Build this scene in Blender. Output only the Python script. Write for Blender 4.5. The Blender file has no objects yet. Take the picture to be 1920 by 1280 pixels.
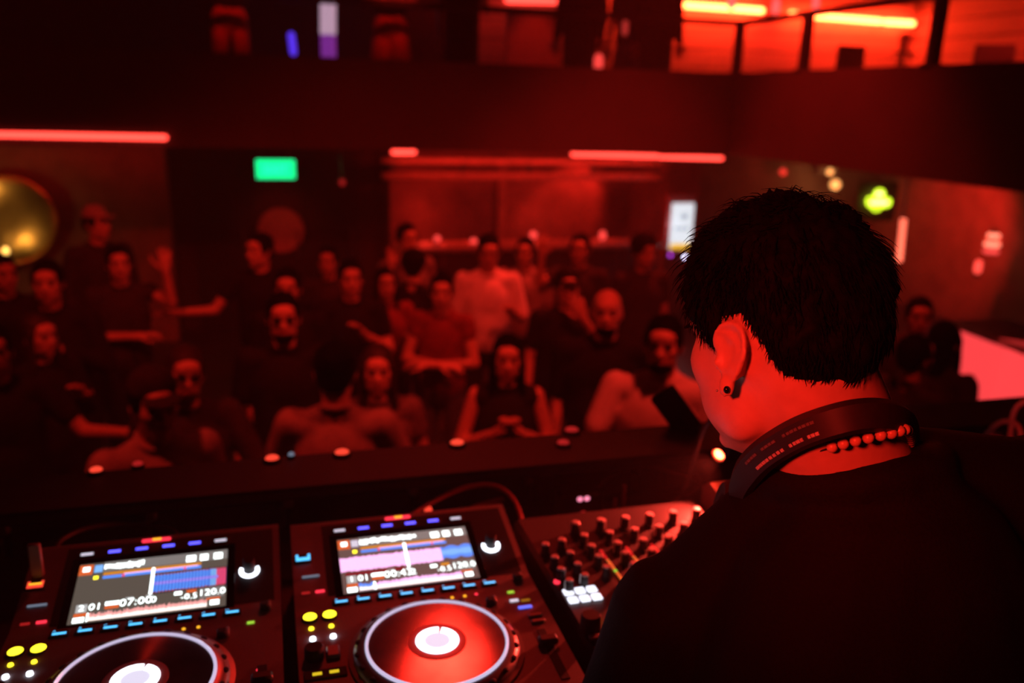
import bpy, bmesh, math, random
import numpy as np
from mathutils import Vector, Matrix, noise
from mathutils.bvhtree import BVHTree

random.seed(7)
SC = bpy.context.scene
COL = SC.collection
R_ = math.radians

# ---------------------------------------------------------------- camera
CAM = Vector((0, 0, 2.85)); PITCH = R_(15.8); ROLL = R_(1.6); FPX = 1600.0
_f = Vector((0, math.cos(PITCH), -math.sin(PITCH))); _r0 = Vector((1, 0, 0)); _u0 = _r0.cross(_f)
C_R = _r0 * math.cos(ROLL) + _u0 * math.sin(ROLL); C_U = -_r0 * math.sin(ROLL) + _u0 * math.cos(ROLL); C_F = _f
cd = bpy.data.cameras.new('camera'); cam = bpy.data.objects.new('camera', cd); COL.objects.link(cam)
cd.sensor_width = 36; cd.lens = 36 * FPX / 1920; cd.clip_start = .02; cd.clip_end = 100
m3 = Matrix((C_R, C_U, -C_F)).transposed()
cam.matrix_world = Matrix.Translation(CAM) @ m3.to_4x4()
cd.dof.use_dof = True; cd.dof.focus_distance = .80; cd.dof.aperture_fstop = 3.35; cd.dof.aperture_blades = 9
SC.camera = cam

# ---------------------------------------------------------------- world, exposure, sampling
wd = bpy.data.worlds.new('world'); SC.world = wd; wd.use_nodes = True
wd.node_tree.nodes['Background'].inputs[0].default_value = (.02, .002, .003, 1); wd.node_tree.nodes['Background'].inputs[1].default_value = .02
vs = SC.view_settings; vs.view_transform = 'Standard'; vs.look = 'None'; vs.exposure = 0; vs.gamma = 1; vs.use_curve_mapping = False
cy = SC.cycles
cy.max_bounces = 5; cy.diffuse_bounces = 2; cy.glossy_bounces = 3; cy.transmission_bounces = 4; cy.volume_bounces = 0
cy.caustics_reflective = False; cy.caustics_refractive = False; cy.sample_clamp_indirect = 3
cy.use_denoising = True; cy.use_adaptive_sampling = True; cy.adaptive_threshold = .03
try: cy.denoiser = 'OPENIMAGEDENOISE'
except Exception: pass

# ---------------------------------------------------------------- frames and rays
YAW = R_(16)
U3 = Vector((math.cos(YAW), math.sin(YAW), 0)); W3 = Vector((-math.sin(YAW), math.cos(YAW), 0))
def room(a, b, z): return U3 * a + W3 * b + Vector((0, 0, z))
def ray(px, py): return C_F + C_R * ((px - 960) / FPX) + C_U * ((640 - py) / FPX)
def at(px, py, Y): d = ray(px, py); return CAM + d * (Y / d.y)
def on_z(px, py, z): d = ray(px, py); return CAM + d * ((z - CAM.z) / d.z)
def on_b(px, py, b): d = ray(px, py); return CAM + d * (b / d.dot(W3))
def on_a(px, py, a): d = ray(px, py); return CAM + d * (a / d.dot(U3))
def rm(p): return Vector((p.dot(U3), p.dot(W3), p.z))       # world -> room coordinates

# ---------------------------------------------------------------- lights (club fixtures on the truss above and behind the booth, plus an added haze fill)
HAZE = .0095
RED = (1, .026, .014)
def spot(name, loc, aim, w, angle, col=RED, blend=.6, rad=.12):
    l = bpy.data.lights.new(name, 'SPOT'); l.energy = w; l.color = col; l.spot_size = R_(angle); l.spot_blend = blend; l.shadow_soft_size = rad
    o = bpy.data.objects.new(name, l); COL.objects.link(o); o.location = loc
    o.rotation_euler = (Vector(aim) - Vector(loc)).to_track_quat('-Z', 'Y').to_euler(); return o
def point(name, loc, w, col, rad=.04):
    l = bpy.data.lights.new(name, 'POINT'); l.energy = w; l.color = col; l.shadow_soft_size = rad
    o = bpy.data.objects.new(name, l); COL.objects.link(o); o.location = loc; return o
def area(name, loc, aim, w, sx, sy, col=RED):
    l = bpy.data.lights.new(name, 'AREA'); l.energy = w; l.color = col; l.shape = 'RECTANGLE'; l.size = sx; l.size_y = sy
    o = bpy.data.objects.new(name, l); COL.objects.link(o); o.location = loc
    o.rotation_euler = (Vector(aim) - Vector(loc)).to_track_quat('-Z', 'Y').to_euler(); return o
spot('truss_spot_crowd', room(-1.6, 2.5, 5.9), room(-.7, 5.2, 1.4), 410, 64)
spot('truss_spot_crowd', room(2.2, 1.9, 5.9), room(1.6, 5.6, 1.4), 690, 64)
spot('truss_spot_booth', (-1.6, -1.7, 3.8), at(1500, 760, .80), 680, 9.5, rad=.2)
spot('hall_downlight', room(3.9, 6.9, 6.1), room(3.3, 6.7, 0), 1250, 70, rad=.15)  # added light with no known fixture, brightens haze by the right fascia
spot('truss_spot_deck', (-.35, 4.7, 5.0), (-.15, .92, 2.18), 115, 21, rad=.22)

# ---------------------------------------------------------------- mesh helpers
class MB:
    def __init__(s): s.v = []; s.f = []
    def add(s, vs, fs, M=None):
        o = len(s.v)
        s.v += [tuple(M @ Vector(v)) for v in vs] if M is not None else [tuple(v) for v in vs]
        s.f += [tuple(i + o for i in f) for f in fs]; return s
    def box(s, c, d, ch=0, M=None):
        cx, cy_, cz = c; hx, hy, hz = d[0] / 2, d[1] / 2, d[2] / 2
        if ch <= 0:
            vs = [(cx + i * hx, cy_ + j * hy, cz + k * hz) for i in (-1, 1) for j in (-1, 1) for k in (-1, 1)]
            return s.add(vs, [(0, 1, 3, 2), (4, 6, 7, 5), (0, 4, 5, 1), (2, 3, 7, 6), (0, 2, 6, 4), (1, 5, 7, 3)], M)
        ch = min(ch, hx * .98, hy * .98, hz * .98); vs = []; ix = {}
        for i in (-1, 1):
            for j in (-1, 1):
                for k in (-1, 1):
                    for ax in range(3):
                        h = [hx - ch, hy - ch, hz - ch]; h[ax] += ch
                        ix[(i, j, k, ax)] = len(vs); vs.append((cx + i * h[0], cy_ + j * h[1], cz + k * h[2]))
        fs = []
        sg = (-1, 1)
        for q in sg:
            fs.append([ix[(q, a, b, 0)] for a, b in ((-1, -1), (1, -1), (1, 1), (-1, 1))])
            fs.append([ix[(a, q, b, 1)] for a, b in ((-1, -1), (1, -1), (1, 1), (-1, 1))])
            fs.append([ix[(a, b, q, 2)] for a, b in ((-1, -1), (1, -1), (1, 1), (-1, 1))])
        for a in sg:
            for b in sg:
                fs.append([ix[(-1, a, b, 1)], ix[(1, a, b, 1)], ix[(1, a, b, 2)], ix[(-1, a, b, 2)]])
                fs.append([ix[(a, -1, b, 0)], ix[(a, 1, b, 0)], ix[(a, 1, b, 2)], ix[(a, -1, b, 2)]])
                fs.append([ix[(a, b, -1, 0)], ix[(a, b, 1, 0)], ix[(a, b, 1, 1)], ix[(a, b, -1, 1)]])
                for c_ in sg: fs.append([ix[(a, b, c_, x)] for x in range(3)])
        return s.add(vs, fs, M)
    def lathe(s, prof, n=24, c=(0, 0, 0), M=None, a0=0, a1=None):
        full = a1 is None; a1 = a0 + 2 * math.pi if full else a1
        m = n if full else n + 1; vs = []; fs = []; k = len(prof)
        for i in range(m):
            t = a0 + (a1 - a0) * i / n; co, si = math.cos(t), math.sin(t)
            vs += [(c[0] + r * co, c[1] + r * si, c[2] + z) for r, z in prof]
        for i in range(n):
            j = (i + 1) % m
            for q in range(k - 1): fs.append((i * k + q, j * k + q, j * k + q + 1, i * k + q + 1))
        if full and prof[0] != prof[-1]:
            if prof[0][0] > 1e-6: fs.append([i * k for i in range(n)][::-1])
            if prof[-1][0] > 1e-6: fs.append([i * k + k - 1 for i in range(n)])
        return s.add(vs, fs, M)
    def ring(s, r0, r1, z0, z1, n=32, c=(0, 0, 0), M=None):
        pr = [(r0, z0), (r1, z0), (r1, z1), (r0, z1)]; vs = []; fs = []
        for i in range(n):
            t = 2 * math.pi * i / n; vs += [(c[0] + r * math.cos(t), c[1] + r * math.sin(t), c[2] + z) for r, z in pr]
        for i in range(n):
            j = (i + 1) % n
            for q in range(4): p = (q + 1) % 4; fs.append((i * 4 + q, j * 4 + q, j * 4 + p, i * 4 + p))
        return s.add(vs, fs, M)
    def arc(s, r0, r1, z0, z1, a0, a1, n=20, c=(0, 0, 0), M=None):
        pr = [(r0, z0), (r1, z0), (r1, z1), (r0, z1)]; vs = []; fs = []
        for i in range(n + 1):
            t = a0 + (a1 - a0) * i / n; vs += [(c[0] + r * math.cos(t), c[1] + r * math.sin(t), c[2] + z) for r, z in pr]
        for i in range(n):
            for q in range(4): p = (q + 1) % 4; fs.append((i * 4 + q, i * 4 + 4 + q, i * 4 + 4 + p, i * 4 + p))
        fs += [(0, 1, 2, 3), tuple(n * 4 + q for q in (3, 2, 1, 0))]
        return s.add(vs, fs, M)
    def tube(s, path, r, n=8, cap=True, M=None):
        P = [Vector(p) for p in path]; k = len(P); rs = r if isinstance(r, (list, tuple)) else [r] * k
        vs = []; fs = []; ref = None
        for i in range(k):
            t = (P[min(i + 1, k - 1)] - P[max(i - 1, 0)])
            t = t.normalized() if t.length > 1e-9 else Vector((0, 0, 1))
            if ref is None: ref = Vector((0, 0, 1)) if abs(t.z) < .9 else Vector((1, 0, 0))
            x = (ref - t * ref.dot(t)).normalized(); y = t.cross(x); ref = x
            for q in range(n):
                a = 2 * math.pi * q / n; vs.append(P[i] + (x * math.cos(a) + y * math.sin(a)) * rs[i])
        for i in range(k - 1):
            for q in range(n): p = (q + 1) % n; fs.append((i * n + q, i * n + p, i * n + n + p, i * n + n + q))
        if cap: fs += [tuple(range(n))[::-1], tuple((k - 1) * n + q for q in range(n))]
        return s.add(vs, fs, M)
    def cap(s, p0, p1, r0, r1, n=12, M=None):
        p0 = Vector(p0); p1 = Vector(p1); d = p1 - p0; L = max(d.length, 1e-6); t = d / L
        path = []; rs = []
        for a in (-88, -60, -30, 0): path.append(p0 + t * r0 * math.sin(R_(a))); rs.append(r0 * math.cos(R_(a)))
        for a in (0, 30, 60, 88): path.append(p1 + t * r1 * math.sin(R_(a))); rs.append(r1 * math.cos(R_(a)))
        return s.tube(path, rs, n, True, M)
    def ell(s, c, r, rot=None, n=18, m=11, M=None):
        vs = [(0, 0, -1)]; fs = []
        for i in range(1, m):
            t = -math.pi / 2 + math.pi * i / m
            for j in range(n): a = 2 * math.pi * j / n; vs.append((math.cos(t) * math.cos(a), math.cos(t) * math.sin(a), math.sin(t)))
        vs.append((0, 0, 1)); top = len(vs) - 1
        for j in range(n):
            p = (j + 1) % n; fs.append((0, 1 + p, 1 + j)); fs.append((top, 1 + (m - 2) * n + j, 1 + (m - 2) * n + p))
            for i in range(m - 2): fs.append((1 + i * n + j, 1 + i * n + p, 1 + i * n + n + p, 1 + i * n + n + j))
        T = Matrix.Translation(c) @ (rot.to_4x4() if rot else Matrix.Identity(4)) @ Matrix.Diagonal((r[0], r[1], r[2], 1))
        return s.add(vs, fs, (M @ T) if M is not None else T)
    def prism(s, pts, z0, z1, M=None):
        n = len(pts); vs = [(x, y, z0) for x, y in pts] + [(x, y, z1) for x, y in pts]
        fs = [tuple(range(n))[::-1], tuple(range(n, 2 * n))] + [(i, (i + 1) % n, n + (i + 1) % n, n + i) for i in range(n)]
        return s.add(vs, fs, M)
    def mesh(s, name, sharp=40, recalc=True):
        me = bpy.data.meshes.new(name); me.from_pydata(s.v, [], s.f); 
        if recalc:
            bm = bmesh.new(); bm.from_mesh(me); bmesh.ops.recalc_face_normals(bm, faces=bm.faces); bm.to_mesh(me); bm.free()
        me.shade_smooth()
        if sharp: me.set_sharp_from_angle(angle=R_(sharp))
        return me
    def build(s, name, mat, parent=None, loc=None, rotz=0, sharp=40):
        return put(name, s.mesh(name, sharp), mat, parent, loc, rotz)
def put(name, me, mat, parent=None, loc=None, rotz=0):
    o = bpy.data.objects.new(name, me); COL.objects.link(o)
    if mat is not None:
        if not me.materials: me.materials.append(mat)
        elif me.materials[0] is not mat: o.material_slots[0].link = 'OBJECT'; o.material_slots[0].material = mat
    if parent: o.parent = parent
    if loc is not None: o.location = loc
    o.rotation_euler = (0, 0, rotz); return o
def inst(src, name, parent, loc, rotz=0, mat=None):
    return put(name, src, mat if mat else src.materials[0], parent, loc, rotz)
def tag(o, label=None, cat=None, group=None, kind=None):
    for k, v in (('label', label), ('category', cat), ('group', group), ('kind', kind)):
        if v: o[k] = v
    return o
def thing(name, loc, rotz, label, cat, group=None):
    o = bpy.data.objects.new(name, None); o.empty_display_size = .1; COL.objects.link(o); o.location = loc; o.rotation_euler = (0, 0, rotz)
    return tag(o, label, cat, group)
def struct(name, mb, mat, rotz=None): return tag(mb.build(name, mat, None, (0, 0, 0), YAW if rotz is None else rotz), kind='structure')

SCR = bpy.data.scenes.new('scratch')
def remesh(mb, vox, it=3, fac=.5, name='body', deci=None):
    me = bpy.data.meshes.new('tmp'); me.from_pydata(mb.v, [], mb.f)
    bm = bmesh.new(); bm.from_mesh(me); bmesh.ops.recalc_face_normals(bm, faces=bm.faces); bm.to_mesh(me); bm.free()
    o = bpy.data.objects.new('tmp', me); SCR.collection.objects.link(o)
    md = o.modifiers.new('r', 'REMESH'); md.mode = 'VOXEL'; md.voxel_size = vox; md.use_smooth_shade = True
    if it: sm = o.modifiers.new('s', 'SMOOTH'); sm.iterations = it; sm.factor = fac
    if deci: dc = o.modifiers.new('d', 'DECIMATE'); dc.ratio = deci
    vl = SCR.view_layers[0]; vl.update(); dg = vl.depsgraph
    ev = o.evaluated_get(dg); out = bpy.data.meshes.new_from_object(ev, depsgraph=dg); out.name = name
    bpy.data.objects.remove(o); bpy.data.meshes.remove(me); out.shade_smooth(); out.materials.clear(); return out
def mesh_np(me):
    a = np.empty(len(me.vertices) * 3); me.vertices.foreach_get('co', a); return a.reshape(-1, 3)
def set_np(me, a): me.vertices.foreach_set('co', np.ascontiguousarray(a).ravel()); me.update()
def text_mb(mb, s, size, M, depth=.0):
    c = bpy.data.curves.new('t', 'FONT'); c.body = s; c.size = size; c.extrude = depth; c.align_x = 'CENTER'; c.align_y = 'CENTER'; c.resolution_u = 2
    o = bpy.data.objects.new('t', c); SCR.collection.objects.link(o); vl = SCR.view_layers[0]; vl.update()
    me = bpy.data.meshes.new_from_object(o.evaluated_get(vl.depsgraph), depsgraph=vl.depsgraph)
    mb.add([v.co for v in me.vertices], [tuple(p.vertices) for p in me.polygons], M)
    bpy.data.objects.remove(o); bpy.data.curves.remove(c); bpy.data.meshes.remove(me); return mb

# ---------------------------------------------------------------- materials
MT = {}
def mat(name, col, rough=.5, metal=0, emit=0, ecol=None, var=.12, scale=20, bump=0, aniso=0, spec=.5, coat=0):
    m = bpy.data.materials.new(name); m.use_nodes = True; nt = m.node_tree; b = nt.nodes['Principled BSDF']; L = nt.links.new
    b.inputs['Roughness'].default_value = rough; b.inputs['Metallic'].default_value = metal; b.inputs['Specular IOR Level'].default_value = spec
    tc = nt.nodes.new('ShaderNodeTexCoord'); nz = nt.nodes.new('ShaderNodeTexNoise'); nz.inputs['Scale'].default_value = scale; nz.inputs['Detail'].default_value = 3
    L(tc.outputs['Object'], nz.inputs['Vector'])
    rp = nt.nodes.new('ShaderNodeMapRange'); rp.inputs['From Min'].default_value = .3; rp.inputs['From Max'].default_value = .7
    rp.inputs['To Min'].default_value = 1 - var; rp.inputs['To Max'].default_value = 1 + var; L(nz.outputs['Fac'], rp.inputs['Value'])
    mx = nt.nodes.new('ShaderNodeVectorMath'); mx.operation = 'SCALE'; mx.inputs[0].default_value = col[:3]; L(rp.outputs['Result'], mx.inputs['Scale'])
    L(mx.outputs[0], b.inputs['Base Color'])
    if emit: b.inputs['Emission Color'].default_value = (*(ecol or col)[:3], 1); b.inputs['Emission Strength'].default_value = emit
    if bump:
        bp = nt.nodes.new('ShaderNodeBump'); bp.inputs['Strength'].default_value = bump; bp.inputs['Distance'].default_value = .01
        L(nz.outputs['Fac'], bp.inputs['Height']); L(bp.outputs['Normal'], b.inputs['Normal'])
    if aniso:
        b.inputs['Anisotropic'].default_value = aniso; tg = nt.nodes.new('ShaderNodeTangent'); tg.direction_type = 'RADIAL'; tg.axis = 'Z'; L(tg.outputs[0], b.inputs['Tangent'])
    if coat: b.inputs['Coat Weight'].default_value = coat; b.inputs['Coat Roughness'].default_value = .08
    MT[name] = m; return m
def glow(name, col, s): return mat(name, [c * .3 for c in col], .4, 0, s, col, var=0)
skin = mat('skin', (.60, .34, .26), .48, var=.06, scale=60, bump=.05)
skin2 = mat('skin_tan', (.48, .26, .18), .5, var=.06, scale=60)
hair_m = mat('hair_black', (.004, .003, .003), .75, var=.3, scale=200, spec=.06)
hair_b = mat('hair_brown', (.03, .018, .012), .55, var=.3, scale=120, spec=.3)
wallm = mat('wall_dark', (.05, .02, .02), .8, var=.25, scale=3)
walll = mat('wall_plaster', (.28, .16, .14), .85, var=.2, scale=4, bump=.1)
fascm = mat('fascia_paint', (.07, .03, .03), .7, var=.15, scale=2)
floorm = mat('floor_dark', (.03, .02, .02), .35, var=.3, scale=2)
blackm = mat('black_paint', (.015, .013, .014), .6, var=.2, scale=12)
tablem = mat('booth_black', (.011, .009, .010), .6, var=.3, scale=9, bump=.1)
plast = mat('black_plastic', (.045, .04, .042), .42, var=.15, scale=60)
platem = mat('player_faceplate', (.24, .19, .19), .45, var=.1, scale=300, bump=.03)
rubber = mat('black_rubber', (.014, .013, .014), .7, var=.1)
glassb = mat('black_glass', (.008, .008, .009), .08, var=0)
chrome = mat('brushed_metal', (.72, .7, .7), .28, 1, var=.05, scale=80)
steel = mat('dark_metal', (.2, .19, .19), .4, .9, var=.1, scale=50)
boardm = mat('siding_board', (.55, .30, .26), .7, var=.12, scale=5, bump=.15)
brass = mat('brass', (.75, .52, .2), .32, 1, var=.15, scale=6, bump=.2)
# glowing things
strip_r = glow('led_strip_red', (1, .05, .035), 4.2)
strip_o = glow('led_strip_orange', (1, .045, .010), 75)
g_cyan = glow('led_cyan', (.08, .50, .95), 1.7)
g_blue = glow('led_blue', (.09, .08, 1), 2.6)
g_wht = glow('led_white', (.85, .88, 1), 4)
g_wht2 = glow('led_white_soft', (.75, .7, .85), .95)
g_grey = glow('led_grey', (.32, .4, .55), .45)
g_yel = glow('led_yellow', (1, .78, .02), 3)
g_amb = glow('led_amber', (1, .45, .02), 1.5)
g_red = glow('led_red', (1, .03, .06), 1.6)
g_redd = glow('led_red_dim', (1, .03, .03), .35)
g_redo = glow('led_red_orange', (1, .06, .03), 1.15)
g_grn = glow('led_green', (.4, .8, .05), .9)
g_pink = glow('led_pink', (1, .25, .4), 1.5)
# ================================================================ the hall
ZT, ZS, ZF = 3.185, 2.35, 2.58           # parapet top, soffit, balcony floor
BB, AS = 8.5, 4.8                        # back balcony edge, side balcony edge (room coordinates)
def aof(px, py, b): return rm(on_b(px, py, b)).x
def sbox(name, m, a0, a1, b0, b1, z0, z1, kids=None):
    return struct(name, MB().box(((a0 + a1) / 2, (b0 + b1) / 2, (z0 + z1) / 2), (a1 - a0, b1 - b0, z1 - z0)), m)
sbox('floor', floorm, -9, 10.2, -4.2, 13, -.12, 0)
sbox('ceiling', blackm, -9.2, 10.2, -4.2, 13, 6.2, 6.35)
STZ = 1.12
sbox('floor_stage', tablem, -9, 10, -4.2, 1.48, .0, STZ)
aL = aof(312, 350, 10.4); aD = aof(731, 380, 10.9); aR = aof(1250, 380, 10.9)
sbox('wall_left', walll, -9, aL, 10.4, 10.6, 0, ZS)
sbox('wall_doors', wallm, aL, aD, 10.9, 11.1, 0, ZS)
sbox('wall_return', wallm, aL - .1, aL, 10.6, 10.9, 0, ZS)
sbox('wall_alcove', walll, aD - .2, aR + .5, 12.2, 12.4, 0, ZS)
sbox('wall_alcove_jamb', wallm, aD - .2, aD, 10.9, 12.2, 0, ZS)
sbox('wall_alcove_pier', walll, aR, aR + .5, 10.9, 12.2, 0, ZS)
sbox('wall_amber', walll, aR + .5, 10, 11.6, 11.8, 0, ZS)
sbox('wall_side', walll, 9.3, 9.5, 2, 11.6, 0, ZS)
sbox('wall_outer_side', wallm, 10, 10.2, -4.2, 13, 0, 6.2)
sbox('wall_outer_far', wallm, -9.2, -9, -4.2, 13, 0, 6.2)
sbox('wall_rear', wallm, -9, 10, -4.4, -4.2, 0, 6.2)
ub = sbox('wall_upper_back', wallm, -9, 10, 12.0, 12.2, ZF, 6.2)
# balconies
sbox('balcony_slab_back', blackm, -9, 10, BB + .12, 12.4, ZS, ZF)
sbox('balcony_slab_side', blackm, AS + .12, 10, -1, BB + .12, ZS, ZF)
sbox('parapet_back', fascm, -9, AS + .12, BB, BB + .12, ZS, ZT)
sbox('parapet_side', fascm, AS, AS + .12, -1, BB, ZS, ZT)
# siding boards on the upper walls: each board a piece of its wall
bm_ = MB().box((0, 0, 0), (1, .03, .25), .012).mesh('siding_board'); bm_.materials.append(boardm)
a_l = aof(850, 60, 11.95)
for i in range(9):
    z = ZF + .14 + i * .262
    o = put('siding_board', bm_, boardm, ub, ((a_l + 9.9) / 2, 11.98, z)); o.scale = (9.9 - a_l, 1, 1)
us = sbox('wall_upper_side', wallm, 9.86, 10, -1, 12, ZF, 6.2)
for i in range(9):
    z = ZF + .14 + i * .262
    o = put('siding_board', bm_, boardm, us, (9.84, 8.4, z), math.pi / 2); o.scale = (7.1, 1, 1)

# ---- LED strips
def strip(label, p0, p1, m, r=.024, name='led_strip', group='red light bars under the balcony', cat='light'):
    p0 = Vector(p0); p1 = Vector(p1); c = (p0 + p1) / 2
    o = thing(name, c, 0, label, cat, group); d = (p1 - p0)
    MB().cap(-d / 2, d / 2, r, r, 12).build('diffuser', m, o)
    n = d.normalized()
    ang = math.atan2(d.y, d.x)
    M = Matrix.Rotation(ang, 4, 'Z')
    MB().box((0, .0, r + .008), (d.length, r * 1.5, .016), .003, M).build('channel', steel, o)
    return o
B1 = 8.75
strip('long red light bar over the lit wall beside the gold disc', on_b(-160, 249, 8.46), on_b(309, 258, 8.46), strip_r, .024)
strip('shortest red light bar at the left end of the bar alcove', on_b(738, 285, B1), on_b(776, 285, B1), strip_r, .024)
strip('red light bar above the bar, its left half', on_b(1074, 289, B1), on_b(1231, 293, B1), strip_r, .022)
strip('red light bar above the white menu screen, ending at the dark hair', on_b(1238, 294, B1), on_b(1353, 297, B1), strip_r, .022)
area('strip_wash_left', room(rm(on_b(60, 258, 10.15)).x, 10.1, 2.28), room(rm(on_b(60, 258, 10.15)).x, 10.4, 1.2), 2.2, 3.0, .05)
UO = 'orange-hot light bars of the upper floor'
for p0, p1, lab in (((1182, 3), (1208, 5), 'stub of orange light bar between the standing balcony guests'),
                    ((1277, 9), (1428, 20), 'long orange light bar leftmost above the balcony corner post'),
                    ((1484, 26), (1508, 28), 'short orange light bar just before the middle railing post'),
                    ((1522, 30), (1650, 40), 'long orange light bar right of the middle railing post'),
                    ((1660, 41), (1711, 44), 'last orange light bar, at the end of the upper wall')):
    strip(lab, on_b(*p0, 11.8), on_b(*p1, 11.8), strip_o, .04, group=UO)
strip('red light bar at the top edge above the pale balcony panel', on_b(952, 0, 11.8), on_b(1048, 2, 11.8), strip_r, .04, group=UO)
for i, (a0, w) in enumerate(((5.6, 9), (7.6, 13), (9.0, 9))):
    area('upper_strip_wash', room(a0, 11.6, 4.25), room(a0, 12.0, 3.4), w * .9, 2.0, .06, (1, .028, .016))
area('upper_strip_wash', room(2.6, 11.55, 4.4), room(2.6, 12.0, 3.4), 3.0, 1.2, .06, (1, .03, .02))

area('upper_side_wash', room(9.5, 8.6, 4.5), room(9.84, 8.6, 3.4), 70, .06, 4.0, (1, .028, .016))  # added area light, no source there, reddens the side wall boards
# ---- railing on the balcony corner
def post(name, p, label):
    o = thing(name, (p.x, p.y, ZT), YAW, label, 'railing post', 'railing posts of the balcony')
    MB().box((0, 0, .25), (.085, .085, .50), .006).build('shaft', blackm, o); MB().box((0, 0, .006), (.14, .12, .012), .003).build('base_plate', blackm, o)
    return o
pc = room(AS + .06, BB + .06, ZT)
post('railing_post', pc, 'dark railing post at the balcony corner')
for px, lab in ((1505, 'dark railing post in the middle of the side balcony'), (1745, 'large dark railing post nearest the camera on the side balcony')):
    post('railing_post', on_a(px, 140, AS + .06), lab)
hr = thing('handrail', (0, 0, 0), 0, 'dark steel handrail running round the balcony corner', 'railing')
HZ = ZT + .50
MB().box(((-9 + AS + .06) / 2, BB + .06, HZ), (9 + AS, .07, .06), .01, Matrix.Rotation(YAW, 4, 'Z')).build('rail', blackm, hr)
MB().box((AS + .06, (BB - 1) / 2, HZ), (.07, BB + 1.1, .06), .01, Matrix.Rotation(YAW, 4, 'Z')).build('rail', blackm, hr)
# ================================================================ the booth
DZ = CAM.z - .681                        # faceplate height of the players
TB = DZ - .095                           # table top
LZ = CAM.z - .66                         # ledge of the booth's front board
O2 = Vector((-.1328, 1.0913, DZ)); O1 = Vector((-.4793, 1.0007, DZ)); r2 = rm(O2)
def bo(x, y, z=0): return O2 + U3 * x + W3 * y + Vector((0, 0, z))       # booth frame, origin on the middle player
booth = thing('dj_booth', room(.5, 1.2, STZ), YAW, 'black wooden booth table that carries players and mixer', 'booth')
MB().box((0, -.06, TB - STZ - .03), (5.2, .68, .06), .006).build('table_top', tablem, booth)
for x in (-2.5, -.9, .9, 2.5): MB().box((x, -.1, (TB - STZ - .06) / 2), (.08, .5, TB - STZ - .06), .006).build('leg', tablem, booth)
MB().box((0, .28, LZ - STZ - .012), (5.2, .15, .024), .005).build('ledge', tablem, booth)
MB().box((0, .31, (LZ - STZ - .024) / 2), (5.2, .05, LZ - STZ - .024), .004).build('front_board', tablem, booth)
pn = MB().box((0, 0, 0), (.252, .014, LZ - TB - .034), .005).mesh('panel'); pn.materials.append(tablem)
br = MB().box((0, 0, 0), (.02, .02, .03), .004).mesh('bracket'); br.materials.append(steel)
a1 = rm(on_b(262, 880, 1.40)).x - .5; a2 = rm(on_b(535, 868, 1.40)).x - .5; pw = a2 - a1
for i in range(-8, 13):
    x = a1 + pw * (i + .5)
    if abs(x) < 2.5:
        inst(pn, 'panel', booth, (x, .278, (LZ + TB) / 2 - STZ - .012)).scale = (pw / .262, 1, 1)
        inst(br, 'bracket', booth, (x - pw / 2, .268, LZ - STZ - .05))

TILT = .239
def FP(x, y, h=0):                        # point on the player's faceplate, h above it
    if y <= 0: return Vector((x, y, h))
    return Vector((x, y * math.cos(TILT) - h * math.sin(TILT), y * math.sin(TILT) + h * math.cos(TILT)))
def FM(x, y, h=0):
    M = Matrix.Translation(FP(x, y, h))
    return M @ Matrix.Rotation(TILT, 4, 'X') if y > 0 else M
scr_bg1 = glow('screen_grey', (.105, .085, .068), 1); scr_bg2 = glow('screen_brown', (.14, .085, .075), 1); scr_bar = glow('screen_bar', (.22, .2, .19), 1)
scr_red = glow('screen_darkred', (.2, .01, .015), 1); scr_w = glow('screen_white', (.86, .97, .95), 3); scr_org = glow('screen_orange', (.75, .13, .03), 1)
scr_or2 = glow('screen_amber', (.75, .27, .02), 1); scr_blu = glow('screen_blue', (.09, .27, .95), 1.25); scr_pnk = glow('screen_pink', (.98, .5, .9), 1.5)
scr_lil = glow('screen_lilac', (.35, .25, .95), 1.2); scr_sal = glow('screen_salmon', (1, .42, .40), 1.1); scr_drk = glow('screen_dark', (.02, .02, .05), 1)
scr_cy = glow('screen_skyblue', (.22, .5, 1), 1.1); scr_g2 = glow('screen_lightgrey', (.5, .5, .5), 1); scr_cr = glow('screen_cream', (1, .93, .85), 1.4); scr_hot = glow('screen_hotpink', (.95, .08, .22), 1)
plate_m = mat('jog_plate', (.4, .34, .34), .2, .9, var=.35, scale=14, aniso=.95)
skirt_m = mat('jog_skirt', (.35, .3, .3), .35, .6, var=.05)
ring_m = mat('jog_ring', (.8, .78, .8), .2, .8, .75, (.78, .7, 1), var=.03)
jart = glow('jog_display_art', (.8, .76, .95), 1.0)
haloM = mat('jog_hub', (.55, .35, .35), .35, .3, var=.03)
SW, SH = .199, .112
def uiM(u, v, h=.0012): return FM((u - .5) * SW, SH * (1 - v) + .0001, h)
def uiq(mb, u0, u1, v0, v1, h=.0012):
    P = [FP((u - .5) * SW, SH * (1 - v) + .0001, h) for u, v in ((u0, v1), (u1, v1), (u1, v0), (u0, v0))]
    mb.add(P, [(0, 1, 2, 3)]); return mb
def uitext(mb, s, u, v, size): return text_mb(mb, s, size, uiM(u, v, .0019))

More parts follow.
